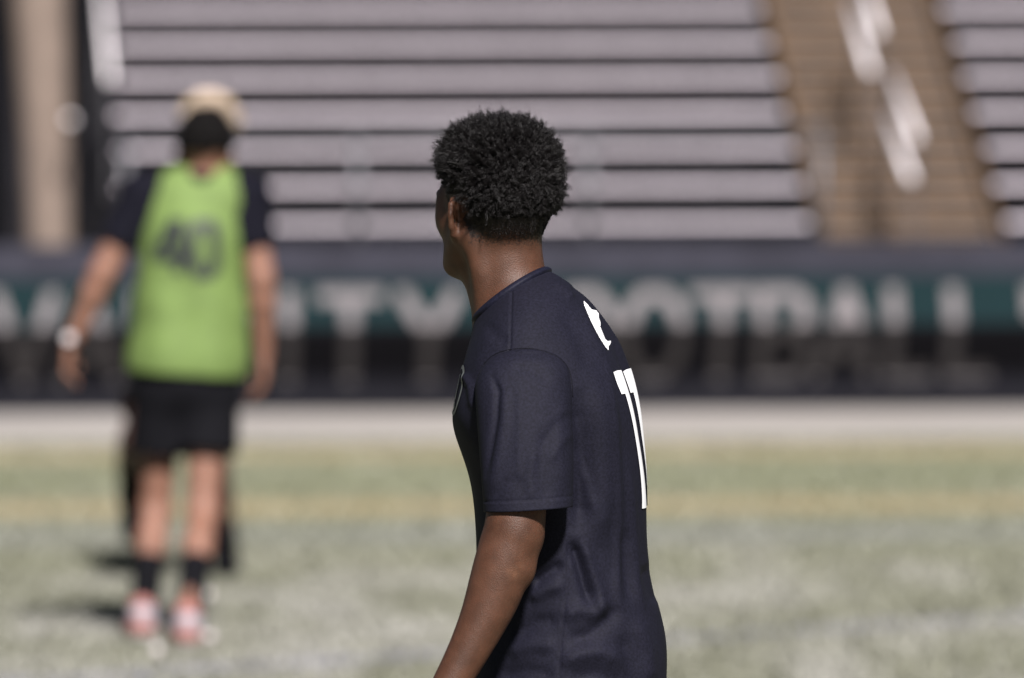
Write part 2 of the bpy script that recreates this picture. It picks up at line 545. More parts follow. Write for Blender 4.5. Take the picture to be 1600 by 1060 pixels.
def make_turf(n=330000):
    y = 21 + (50.0 - 21) * rng.random(n)
    x = (rng.random(n) * 2 - 1) * (0.059 * y + 1.3)
    yy = WALL_O.y + x * math.tan(YAW)
    t = (y - yy) * math.cos(YAW)
    keep = t < -4.5
    x, y, t = x[keep], y[keep], t[keep]
    n = len(x)
    hgt = 0.022 + 0.022 * rng.random(n)
    ang = rng.random(n) * 2 * math.pi
    wd = 0.006 + 0.006 * rng.random(n)
    lean = 0.018 * rng.standard_normal((n, 2))
    V = np.zeros((n, 3, 3), dtype=np.float32)
    V[:, 0, 0] = x - wd * np.cos(ang)
    V[:, 0, 1] = y - wd * np.sin(ang)
    V[:, 1, 0] = x + wd * np.cos(ang)
    V[:, 1, 1] = y + wd * np.sin(ang)
    V[:, 2, 0] = x + lean[:, 0]
    V[:, 2, 1] = y + lean[:, 1]
    V[:, 2, 2] = hgt
    me = bpy.data.meshes.new('turf_grass')
    me.vertices.add(3 * n)
    me.vertices.foreach_set('co', V.reshape(-1))
    me.loops.add(3 * n)
    me.loops.foreach_set('vertex_index', np.arange(3 * n, dtype=np.int32))
    me.polygons.add(n)
    me.polygons.foreach_set('loop_start', np.arange(0, 3 * n, 3, dtype=np.int32))
    me.update(calc_edges=True)
    c = np.zeros((n, 3))
    c[:] = (0.185, 0.190, 0.118)
    pale = np.clip(vnoise(x * 3.3, y * 1.1, 1) * 1.3 - 0.45 + 0.5 * (vnoise(x * 9, y * 3, 2) - 0.5), 0, 1)
    near = np.clip((35.5 - y) / 5.0, 0, 1)                      # paler, greyer pile on the near part of the pitch
    c += (np.array((0.36, 0.35, 0.32)) - c) * (0.85 * pale * (0.25 + 0.75 * near) + 0.10 * near)[:, None].clip(0, 1)
    blu = (vnoise(x * 0.8, y * 0.8, 5) * 0.5 + 0.5) * np.exp(-((t + 13.9) / 0.8) ** 2)
    c += (np.array((0.19, 0.20, 0.21)) - c) * (0.75 * blu)[:, None]
    for t0, t1 in ((-6.5, -5.5), (-12.15, -11.05)):
        k = ((t > t0) & (t < t1))
        c[k] = np.array((0.29, 0.245, 0.145)) * (0.85 + 0.3 * rng.random((k.sum(), 1)))
    k = np.clip(1 - np.abs((t + 8.7)) / 1.3, 0, 1)
    c += (np.array((0.165, 0.185, 0.11)) - c) * (0.6 * k)[:, None]
    dist = (x - LB0[0]) * nl[0] + (y - LB0[1]) * nl[1]
    k = np.abs(dist) < 0.10
    c[k] = c[k] * 0.35 + np.array((0.23, 0.23, 0.31)) * 0.65
    c = (0.88 - 0.10 * near[:, None]) * (c + (c.mean(1, keepdims=True) * np.array((1.0, 1.0, 0.93)) - c) * (0.05 + 0.22 * near[:, None]))
    c *= (0.75 + 0.5 * rng.random((n, 1)))
    col = np.ones((n, 3, 4), dtype=np.float32)
    col[:, :, :3] = c[:, None, :]
    at = me.color_attributes.new('pile', 'FLOAT_COLOR', 'POINT')
    at.data.foreach_set('color', col.reshape(-1))
    m = bpy.data.materials.new('turf_pile')
    m.use_nodes = True
    nt = m.node_tree
    vc = nt.nodes.new('ShaderNodeVertexColor')
    vc.layer_name = 'pile'
    bs = nt.nodes['Principled BSDF']
    nt.links.new(vc.outputs[0], bs.inputs['Base Color'])
    bs.inputs['Roughness'].default_value = 0.5
    me.materials.append(m)
    o = bpy.data.objects.new('turf_grass', me)
    COL.objects.link(o)
    tag(o, 'short pale green artificial turf pile covering the pitch', 'turf', kind='stuff')


make_turf()

# dark wall added behind and left of the stand to keep the gaps black
bd = empty('dark_backdrop', L2W(0, 0, 0), YAW)
MB().box(-30, 40, 13.0, 13.3, 0, 9).build('wall', M['backdrop_wall'], bd)
for k in range(12):
    x0 = -9.0 + 1.55 * k
    MB().box(x0, x0 + 0.09, 12.93, 13.0 - 0.002, 0, 9).build('backdrop_batten', M['dark_strip'], bd)
tag(bd, 'dark wall added behind the bleachers to keep the gaps black', 'building')

# front retaining wall under the walkway
fw = MB().box(-30, 30, 0.30, 0.42, 0, 0.935)
fwo = fw.build('concrete_barrier', M['concrete'])
fwo.location = L2W(0, 0, 0)
fwo.rotation_euler = (0, 0, YAW)
tag(fwo, 'low dark grey concrete barrier along the front of the bleachers', 'barrier')
wk = MB().box(-30, 30, 0.421, 3.60, 0, 0.72).build('walkway', M['concrete'])
wk.location = L2W(0, 0, 0)
wk.rotation_euler = (0, 0, YAW)
tag(wk, kind='structure')

# banner: hangs over the barrier, bellies out at mid height and tucks back under it, shaped to shade its lower half
BPROF = [(0.295, 0.752), (0.16, 0.749), (0.12, 0.72), (0.050, 0.61), (-0.030, 0.490), (-0.030, 0.480), (0.150, 0.31), (0.285, 0.185), (0.292, 0.02)]
_bl = np.cumsum([0] + [math.dist(BPROF[i], BPROF[i + 1]) for i in range(len(BPROF) - 1)])


def banner_pt(s, z, off=0.0):
    zs = [p[1] for p in BPROF][::-1]
    ts = [p[0] for p in BPROF][::-1]
    return (s, float(np.interp(z, zs, ts)) - off + 0.006 * math.sin(s * 2.1) * min(1, (0.748 - z) * 3), z)


B0, B1 = -8.0, 2.98
bn = empty('banner', L2W(0, 0, 0), YAW)
sv, sf = [], []
zz = [0.749, 0.737, 0.72, 0.70, 0.68, 0.65, 0.61, 0.59, 0.56, 0.525, 0.49, 0.48, 0.45, 0.42, 0.38, 0.34, 0.31, 0.27, 0.23, 0.185, 0.10, 0.02]
ns = 120
for i in range(ns + 1):
    for z in zz:
        sv.append(banner_pt(B0 + (B1 - B0) * i / ns, z))
nz_ = len(zz)
ZSHADE = zz.index(0.49)                # teal above; below the crease, shade is put into the cloth colour
for i in range(ns):
    for j in range(nz_ - 1):
        sf.append((i * nz_ + j, i * nz_ + j + 1, (i + 1) * nz_ + j + 1, (i + 1) * nz_ + j))
link_mesh('cloth', sv, [q for q in sf if q[0] % nz_ < ZSHADE], M['banner'], bn, True)
link_mesh('shaded_lower_half', sv, [q for q in sf if q[0] % nz_ >= ZSHADE], M['banner_shade'], bn, True)

GL = {  # strokes in a 1 x 1 cell (x, y up): polylines drawn with a thick pen
    'V': [[(0.06, 1), (0.5, 0.06), (0.94, 1)]], 'A': [[(0.04, 0), (0.5, 0.95), (0.96, 0)], [(0.22, 0.30), (0.78, 0.30)]],
    'R': [[(0.12, 0), (0.12, 0.94), (0.6, 0.94), (0.85, 0.84), (0.85, 0.62), (0.6, 0.50), (0.12, 0.50)], [(0.5, 0.5), (0.9, 0)]],
    'S': [[(0.9, 0.80), (0.72, 0.94), (0.28, 0.94), (0.1, 0.8), (0.12, 0.62), (0.85, 0.40), (0.9, 0.2), (0.7, 0.06), (0.28, 0.06), (0.1, 0.2)]],
    'I': [[(0.5, 0), (0.5, 1)]], 'T': [[(0.03, 0.93), (0.97, 0.93)], [(0.5, 0), (0.5, 0.93)]], 'Y': [[(0.05, 1), (0.5, 0.48), (0.95, 1)], [(0.5, 0), (0.5, 0.48)]],
    'F': [[(0.15, 0), (0.15, 0.93), (0.9, 0.93)], [(0.15, 0.5), (0.75, 0.5)]],
    'O': [[(0.5 + 0.42 * math.cos(t), 0.5 + 0.45 * math.sin(t)) for t in [k * math.pi / 10 for k in range(21)]]],
    'B': [[(0.12, 0.06), (0.12, 0.94), (0.6, 0.94), (0.82, 0.85), (0.82, 0.64), (0.6, 0.52), (0.12, 0.52)], [(0.6, 0.52), (0.9, 0.40), (0.9, 0.18), (0.65, 0.06), (0.12, 0.06)]],
    'L': [[(0.15, 1), (0.15, 0.07), (0.9, 0.07)]]}


def raster_glyph(ch, w, h, pen, cell=0.010):
    nx, ny = int(w / cell), int(h / cell)
    X, Y = np.meshgrid((np.arange(nx) + 0.5) * cell, (np.arange(ny) + 0.5) * cell, indexing='ij')
    D = np.full(X.shape, 9.0)
    ins = pen / 2
    for pl in GL[ch]:
        pl = [(ins + x * (w - pen), ins + y * (h - pen)) if False else (x * w, y * h) for x, y in pl]
        for (x0, y0), (x1, y1) in zip(pl[:-1], pl[1:]):
            dx, dy = x1 - x0, y1 - y0
            t = np.clip(((X - x0) * dx + (Y - y0) * dy) / (dx * dx + dy * dy), 0, 1)
            D = np.minimum(D, np.hypot(X - x0 - t * dx, Y - y0 - t * dy))
    return np.argwhere(D < pen / 2), cell


LET_PX = [('V', 38, 118), ('A', 140, 112), ('R', 250, 100), ('S', 355, 96), ('I', 452, 56), ('T', 548, 112), ('Y', 672, 112),
          ('F', 815, 92), ('O', 915, 112), ('O', 1025, 112), ('T', 1132, 106), ('B', 1230, 100), ('A', 1327, 104), ('L', 1428, 84), ('L', 1522, 84)]
for ch, cx, wpx in LET_PX:
    p = W2L(P(cx, 520, 48.2))
    w, hgt = wpx / 282.5 * 0.92, 0.525
    cells, cs = raster_glyph(ch, w, hgt, 0.078)
    v, f, idx = [], [], {}
    for i, j in cells:
        q = []
        for di, dj in ((0, 0), (1, 0), (1, 1), (0, 1)):
            key = (i + di, j + dj)
            if key not in idx:
                idx[key] = len(v)
                v.append(banner_pt(p[0] - w / 2 + key[0] * cs, 0.165 + key[1] * cs, 0.004))
            q.append(idx[key])
        f.append(tuple(q))
    lo_ = link_mesh('letter', v, f, M['letter'], bn)
    lo_.data.materials.append(M['letter_shade'])        # shade on the lower part of the letters, put into the print colour
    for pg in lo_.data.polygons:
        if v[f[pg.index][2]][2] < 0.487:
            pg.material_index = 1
MB().add([banner_pt(2.86, 0.69, 0.004), banner_pt(2.94, 0.69, 0.004), banner_pt(2.94, 0.52, 0.004), banner_pt(2.86, 0.52, 0.004)],
         [(0, 1, 2, 3)]).build('edge_patch', M['letter'], bn)
tag(bn, 'long teal banner with large white capital letters hung along the barrier', 'banner')
b2 = empty('banner', L2W(0, 0, 0), YAW)
sv = [banner_pt(3.02 + 6 * i / 40, z) for i in range(41) for z in zz]
link_mesh('cloth', sv, [q for q in sf if max(q) < 41 * nz_ and q[0] % nz_ < ZSHADE], M['banner'], b2, True)
link_mesh('shaded_lower_half', sv, [q for q in sf if max(q) < 41 * nz_ and q[0] % nz_ >= ZSHADE], M['banner_shade'], b2, True)
tag(b2, 'plain teal banner continuing past the end of the lettering', 'banner')

# front guard rail with wire mesh
gr = empty('guard_rail', L2W(0, 0, 0), YAW)
rail_s = [-2.13, -0.84, 0.45, 1.75]
for s_ in rail_s:
    MB().tube([(s_, 0.36, 0.78), (s_, 0.36, 1.56)], 0.022, 10).build('post', M['galv'], gr, True)
MB().tube([(-2.13, 0.36, 1.56), (1.75, 0.36, 1.56)], 0.019, 10).build('top_rail', M['galv'], gr, True)
MB().tube([(-2.13, 0.36, 0.87), (1.75, 0.36, 0.87)], 0.015, 10).build('bottom_rail', M['galv'], gr, True)
mb = MB()
x = -2.13
while x < 1.75 + 0.68:
    for sg in (1, -1):
        xa, xb = (x, x + sg * 0.66)
        za, zb = 0.88, 1.54
        if xb > 1.74 or xb < -2.12 or xa > 1.74:
            lim = 1.74 if sg > 0 else -2.12
            if xa > 1.74:
                continue
            k_ = (lim - xa) / (xb - xa)
            xb, zb = lim, za + k_ * (zb - za)
            if k_ <= 0.02:
                continue
        mb.tube([(xa, 0.36, za), (xb, 0.36, zb)], 0.0016, 4, False)
    x += 0.055
tag(mb.build('wire_mesh', M['galv'], gr), kind='stuff')
tag(gr, 'grey tube guard rail with wire mesh in front of the seat rows', 'railing')

# bleacher sections: thin bright seat planks over darker foot planks and open dark risers
RISE, RUN, L0, T0 = 0.2185, 0.60, 0.885, 3.70
NROW = 10


def bleacher(s0, s1, label):
    r = empty('bleachers', L2W(0, 0, 0), YAW)
    for i in range(NROW):
        z, t = L0 + RISE * i, T0 + RUN * i
        jit = 0.012 * math.sin(i * 2.3 + s0)
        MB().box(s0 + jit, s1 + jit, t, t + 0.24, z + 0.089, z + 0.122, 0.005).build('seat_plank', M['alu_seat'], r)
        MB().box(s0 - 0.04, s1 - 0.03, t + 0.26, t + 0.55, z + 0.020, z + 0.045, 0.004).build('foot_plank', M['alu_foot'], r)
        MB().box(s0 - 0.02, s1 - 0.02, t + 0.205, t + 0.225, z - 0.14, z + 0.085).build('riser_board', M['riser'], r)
    n = max(2, int((s1 - s0) / 1.8) + 1)
    for k in range(n):
        x0 = s0 + 0.12 + (s1 - s0 - 0.3) * k / (n - 1)
        for i in range(NROW):
            z, t = L0 + RISE * i, T0 + RUN * i
            MB().box(x0, x0 + 0.05, t + 0.23, t + 0.30, 0, z + 0.018).build('support', M['steel_dark'], r)
    tag(r, label, 'bleachers', 'bleacher sections beside the brown steps')
    return r


bleacher(-2.14, 1.98, 'wide section of aluminium bleacher rows between the beige column and the brown steps')
bleacher(3.16, 8.0, 'narrow strip of aluminium bleacher rows at the far right beyond the brown steps')

# aisle stairs
st = empty('aisle_stairs', L2W(0, 0, 0), YAW)
for i in range(2 * NROW + 1):
    z, t = L0 - 0.06 + RISE / 2 * i, T0 - 0.05 + RUN / 2 * i
    MB().box(2.09, 3.11, t, t + 0.31, z - 0.022, z, 0.004).build('step_tread', M['step_grey'], st)
    MB().box(2.10, 3.10, t + 0.028, t + 0.05, z - RISE / 2 + 0.001, z - 0.023).build('step_riser', M['step_brown'], st)
for x0 in (2.045, 3.115):
    v = [(x, T0 - 0.06 + RUN * k, L0 - 0.10 + RISE * k + dz) for x in (x0, x0 + 0.04) for k in (0, NROW) for dz in (-0.2, 0.07)]
    MB().add(v, [(0, 1, 3, 2), (4, 6, 7, 5), (0, 4, 5, 1), (2, 3, 7, 6), (0, 2, 6, 4), (1, 5, 7, 3)]).build('stringer', M['step_brown'], st)
tag(st, 'worn brown aisle steps climbing between the two bleacher sections', 'stairs')


def handrail(pts_top, pts_mid, label, rad=0.021):
    """each pts: (px, py, Y) lower end and upper end"""
    ta, tb = P(*pts_top[0]), P(*pts_top[1])
    ma, mb_ = P(*pts_mid[0]), P(*pts_mid[1])
    base = Vector((ta[0], ta[1], 0))
    r = empty('handrail', base)
    MB().tube([ta, tb], rad, 12).build('top_rail', M['white_tube'], r, True, base)
    MB().tube([ma, mb_], rad, 12).build('middle_rail', M['white_tube'], r, True, base)
    for q0, q1 in ((ta, ma), (tb, mb_)):
        w = W2L(q1)
        floor = L0 - 0.06 + RISE * (w[1] - T0) / RUN
        MB().tube([q0 * 0.98 + q1 * 0.02, (q1[0], q1[1], max(floor - 0.05, 0.0))], 0.014, 10).build('post', M['steel_dark'], r, True, base)
    tag(r, label, 'handrail', 'white handrails up the aisle')


handrail([(1433, 218, 51.5), (1393, 117, 52.7)], [(1424, 280, 51.1), (1386, 184, 52.3)], 'lower white handrail standing mid-aisle on the brown steps')
handrail([(1374, 52, 53.4), (1345, -40, 54.6)], [(1360, 112, 53.0), (1328, 8, 54.2)], 'upper white handrail mid-aisle, cut by the top of the frame')
er = empty('end_rail', P(171, 130, 53.8) * np.array((1, 1, 0)))
pa, pb = P(171, 128, 53.8), P(153, -60, 55.0)
MB().tube([pa, pb], 0.020, 12).build('rail', M['white_tube'], er, True, er.location)
MB().tube([pa, (pa[0], pa[1], 0.0)], 0.014, 8).build('post', M['steel_dark'], er, True, er.location)
MB().tube([pb, (pb[0], pb[1], 0.0)], 0.014, 8).build('post', M['steel_dark'], er, True, er.location)
tag(er, 'steep white rail at the column end of the bleacher rows', 'railing')

# tapered column, dark post and a white globe added as a bright spot left of the rows
cb = P(78, 405, 51.7)
col = empty('beige_column', (cb[0], cb[1], 0))
pts = [(0.0, 0.0, 0.0), (0.0, 0, 0.8), (-0.02, 0, 1.5), (-0.06, 0, 2.4), (-0.10, 0, 4.5)]
MB().tube(pts, [0.125, 0.130, 0.145, 0.165, 0.20], 24).build('shaft', M['column'], col, True)
MB().box(-0.26, 0.26, -0.26, 0.26, 0, 0.74).build('plinth', M['concrete'], col)
tag(col, 'thick beige concrete column standing left of the bleacher rows', 'column')
fb = P(110, 188, 51.2)
fit = empty('bright_spot_globe', fb)
MB().sphere((0, 0, 0), 0.026, 16).build('globe', M['white_tube'], fit, True)
MB().tube([(0, 0.02, 0), (0.0, 0.30, 0), (-0.04, 0.48, 0)], 0.008, 8).build('bright_spot_arm', M['steel_dark'], fit, True)
tag(fit, 'small whitish globe added as a bright spot beside the beige column', 'fitting')

# ================================================================== CLOTH LOFTS FOR THE NEAR PLAYER
def nspline(xs, ys, x):
    """natural cubic spline"""
    xs, ys = np.asarray(xs, float), np.asarray(ys, float)
    n = len(xs)
    h = np.diff(xs)
    A = np.eye(n)
    r = np.zeros(n)
    for i in range(1, n - 1):
        A[i, i - 1], A[i, i], A[i, i + 1] = h[i - 1], 2 * (h[i - 1] + h[i]), h[i]
        r[i] = 6 * ((ys[i + 1] - ys[i]) / h[i] - (ys[i] - ys[i - 1]) / h[i - 1])
    m = np.linalg.solve(A, r)
    k = np.clip(np.searchsorted(xs, x) - 1, 0, n - 2)
    d = x - xs[k]
    return ys[k] + d * ((ys[k + 1] - ys[k]) / h[k] - h[k] * (2 * m[k] + m[k + 1]) / 6) + d * d * m[k] / 2 + d ** 3 * (m[k + 1] - m[k]) / (6 * h[k])


# near player: local metres, x from photograph column 870, z from row 160 = eye height (1000 px per metre at his distance)
NEAR_Y = F_PX / 1000.0
near_o = P(870, 600, NEAR_Y)
NEAR = Vector((near_o[0], NEAR_Y, 0))
XL = lambda px: (px - 870) / 1000.0
ZL = lambda py: EYE - (py - 160) / 1000.0
AY = R(12)
BACK = np.array((math.cos(AY), -math.sin(AY), 0))
LEFT = np.array((-math.sin(AY), -math.cos(AY), 0))
FWD = -BACK

KEYS = [  # front x, front y, back x, back y (photograph), half width (m), squareness
    (744, 499, 855, 421, 0.069, 2.0),
    (740, 513, 867, 427, 0.084, 2.0),
    (737, 530, 884, 437, 0.112, 2.0),
    (731, 552, 915, 462, 0.148, 2.05),
    (724, 580, 946, 502, 0.178, 2.1),
    (716, 612, 973, 550, 0.196, 2.2),
    (709, 652, 995, 622, 0.200, 2.3),
    (717, 695, 1005, 690, 0.186, 2.25),
    (734, 750, 1011, 750, 0.172, 2.1),
    (742, 810, 1012, 810, 0.162, 2.0),
    (744, 870, 1012, 875, 0.157, 2.0),
    (742, 930, 1022, 932, 0.158, 2.0),
    (738, 1000, 1037, 995, 0.164, 2.0),
    (733, 1060, 1040, 1060, 0.171, 2.05),
    (728, 1160, 1036, 1150, 0.178, 2.1)]
KV = np.arange(len(KEYS), dtype=float)
KA = np.array(KEYS, float)


def seg_dist(px, py, poly):
    """distance to a polyline and how far along it (0..1)"""
    D = np.full(px.shape, 1e9)
    T = np.zeros(px.shape)
    n = len(poly) - 1
    for i in range(n):
        (x0, y0), (x1, y1) = poly[i], poly[i + 1]
        dx, dy = x1 - x0, y1 - y0
        t = np.clip(((px - x0) * dx + (py - y0) * dy) / (dx * dx + dy * dy), 0, 1)
        d = np.hypot(px - x0 - t * dx, py - y0 - t * dy)
        k = d < D
        D = np.where(k, d, D)
        T = np.where(k, (i + t) / n, T)
    return D, T


FOLDS = [  # polyline in photograph pixels, half width px, height mm (+ ridge, - furrow)
    ([(946, 560), (958, 660), (963, 760), (964, 850), (962, 910), (968, 960)], 7, 3.0),
    ([(975, 700), (985, 780), (989, 850), (992, 910), (1004, 955)], 7, 3.0),
    ([(974, 820), (976, 880), (984, 940)], 9, -3.5),
    ([(1003, 880), (1012, 915), (1024, 945)], 8, -4.0),
    ([(890, 838), (902, 868), (912, 905), (922, 938)], 9, -9.0),
    ([(905, 835), (918, 880), (932, 920), (940, 960)], 11, 5.0),
    ([(876, 960), (900, 945), (925, 952), (945, 930)], 12, 5.0),
    ([(880, 990), (915, 985), (950, 960), (965, 940)], 12, -4.5),
    ([(872, 1030), (900, 1015), (935, 1010), (975, 1030)], 13, 5.5),
    ([(885, 1050), (930, 1045), (980, 1065)], 14, -5.0),
    ([(990, 960), (1010, 1010), (1015, 1070)], 12, 4.5),
    ([(968, 985), (985, 1030), (990, 1075)], 12, -4.0),
    ([(830, 905), (850, 890), (880, 872)], 9, -5.0),
    ([(825, 930), (850, 915), (880, 905)], 10, 4.5),
    ([(800, 985), (835, 965), (872, 960)], 11, -3.5),
    ([(790, 1015), (830, 1000), (870, 1000)], 12, 4.0),
    ([(770, 1050), (820, 1040), (866, 1045)], 12, -3.5),
    ([(899, 600), (910, 680), (909, 760), (900, 830)], 16, -9.0),
    ([(930, 570), (946, 670), (943, 770), (928, 850)], 17, 5.0),
    ([(898, 700), (915, 745), (925, 800)], 7, 3.0),
    ([(862, 438), (885, 452), (897, 466)], 7, 3.0),
    ([(893, 445), (905, 460), (920, 485)], 6, -2.5),
    ([(905, 470), (925, 520), (945, 560), (955, 600)], 8, 2.2),
    ([(880, 480), (905, 530), (922, 575)], 12, -2.2),
    ([(760, 500), (775, 520), (795, 530)], 10, -2.0),
    ([(725, 580), (735, 600), (740, 640)], 6, 3.0),
]
SEAMS = [([(801, 440), (799, 480), (797, 545)], 1.8, -2.2),
         ([(888, 815), (886, 850), (884, 905), (878, 960), (873, 1010), (870, 1090)], 1.8, -2.0)]


def shirt_disp(x, y, z, ny):
    px, py = 870 + 1000 * x, 160 + 1000 * (EYE - z)
    d = np.zeros(x.shape)
    w = np.clip(-ny * 2.5 + 0.55, 0, 1)
    for poly, hw, amp in FOLDS:
        D, T = seg_dist(px, py, poly)
        d += 1.5 * amp * 0.001 * np.exp(-(D / hw) ** 2) * np.clip(np.minimum(T, 1 - T) * 5 + 0.05, 0, 1) * w
    for poly, hw, amp in SEAMS:
        D, T = seg_dist(px, py, poly)
        d += amp * 0.001 * np.exp(-(D / hw) ** 2) * w
    low = np.clip((1.25 - z) / 0.4, 0, 1)
    d += 0.0022 * low * np.sin(23 * x + 9 * z + 1.3 * np.sin(11 * z)) * np.sin(17 * y + 5 * z)
    d += 0.0011 * np.sin(41 * x + 20 * z + 2 * np.sin(23 * y)) * np.sin(31 * y - 13 * z)
    return d


def shirt_base(th, v):
    fx, fy, bx, by, W, n = (nspline(KV, KA[:, j], v) for j in range(6))
    xc, E = XL((fx + bx) / 2), (bx - fx) / 2000.0
    yw = R(15) - R(12) * np.clip((v - 4.0) / 4.5, 0, 1)            # shoulders turned a little more than the hips
    ws = W * np.sin(yw)
    A = np.sqrt(np.maximum(E * E - ws * ws * 0.9, 1e-4)) / np.cos(yw)
    zc, tl = (ZL(fy) + ZL(by)) / 2, (ZL(by) - ZL(fy)) / 2
    c, s = np.cos(th), np.sin(th)
    rr = (np.abs(c) ** n + np.abs(s) ** n + 1e-12) ** (-1.0 / n)
    cx, sx = c * rr, s * rr
    fb, la = A * cx, W * sx
    x = xc + fb * np.cos(yw) - la * np.sin(yw)
    y = -fb * np.sin(yw) - la * np.cos(yw)
    z = zc + tl * cx
    return np.stack([x, y, z], -1)


def shirt(th, v, off=0.0, seams=True):
    e = 1e-3
    p = shirt_base(th, v)
    a = shirt_base(th + e, v) - shirt_base(th - e, v)
    b = shirt_base(th, v + e) - shirt_base(th, v - e)
    n = np.cross(a, b)
    n /= np.linalg.norm(n, axis=-1, keepdims=True) + 1e-12
    d = shirt_disp(p[..., 0], p[..., 1], p[..., 2], n[..., 1]) * (1.0 if seams else 0.0) + off
    la = nspline(KV, KA[:, 4], v) * np.sin(th)          # hollow along the spine between the shoulder blades
    zz_ = p[..., 2]
    d = d - 0.0065 * np.exp(-((la + 0.004) / 0.040) ** 2) * (np.cos(th) > 0) * np.clip((1.42 - zz_) / 0.10, 0, 1) * np.clip((zz_ - 1.00) / 0.20, 0, 1)
    return p + n * d[..., None]


def grid_faces(nu, nv, wrap=True):
    """nv rows of nu columns"""
    i = np.arange(nv - 1)[:, None]
    j = np.arange(nu if wrap else nu - 1)[None, :]
    j1 = (j + 1) % nu
    return np.stack([i * nu + j, i * nu + j1, (i + 1) * nu + j1, (i + 1) * nu + j], -1).reshape(-1, 4)


def cloth_mat(name, col, rough=0.75):
    m = mat(name, col, rough, spec=0.12)
    nt = m.node_tree
    b = nt.nodes['Principled BSDF']
    tc = [n for n in nt.nodes if n.type == 'TEX_COORD'][0]
    vo = nt.nodes.new('ShaderNodeTexVoronoi')           # knit
    vo.inputs['Scale'].default_value = 620
    nz = nt.nodes.new('ShaderNodeTexNoise')
    nz.inputs['Scale'].default_value = 260
    nz.inputs['Detail'].default_value = 5
    n3 = nt.nodes.new('ShaderNodeTexNoise')
    n3.inputs['Scale'].default_value = 9
    for n in (vo, nz, n3):
        nt.links.new(tc.outputs['Object'], n.inputs['Vector'])
    mr = nt.nodes.new('ShaderNodeMapRange')
    mr.inputs['From Min'].default_value = 0.3
    mr.inputs['From Max'].default_value = 0.7
    mr.inputs['To Min'].default_value = 0.68
    mr.inputs['To Max'].default_value = 1.32
    nt.links.new(nz.outputs['Fac'], mr.inputs['Value'])
    mr2 = nt.nodes.new('ShaderNodeMapRange')
    mr2.inputs['From Min'].default_value = 0.3
    mr2.inputs['From Max'].default_value = 0.7
    mr2.inputs['To Min'].default_value = 0.92
    mr2.inputs['To Max'].default_value = 1.08
    nt.links.new(n3.outputs['Fac'], mr2.inputs['Value'])
    mu = nt.nodes.new('ShaderNodeMath')
    mu.operation = 'MULTIPLY'
    nt.links.new(mr.outputs[0], mu.inputs[0])
    nt.links.new(mr2.outputs[0], mu.inputs[1])
    mx = nt.nodes.new('ShaderNodeMix')
    mx.data_type = 'RGBA'
    mx.blend_type = 'MULTIPLY'
    mx.inputs['Factor'].default_value = 1
    mx.inputs[6].default_value = (*col, 1)
    nt.links.new(mu.outputs[0], mx.inputs[7])
    nt.links.new(mx.outputs[2], b.inputs['Base Color'])
    bp = nt.nodes.new('ShaderNodeBump')
    bp.inputs['Strength'].default_value = 0.25
    bp.inputs['Distance'].default_value = 0.0008
    nt.links.new(vo.outputs['Distance'], bp.inputs['Height'])
    nt.links.new(bp.outputs[0], b.inputs['Normal'])
    return m


M['jersey'] = cloth_mat('navy_jersey_knit', (0.0070, 0.0069, 0.0133))
M['seam'] = cloth_mat('dark_seam_thread', (0.003, 0.003, 0.006))
M['collar'] = cloth_mat('navy_collar_rib', (0.0070, 0.0072, 0.0155), 0.6)


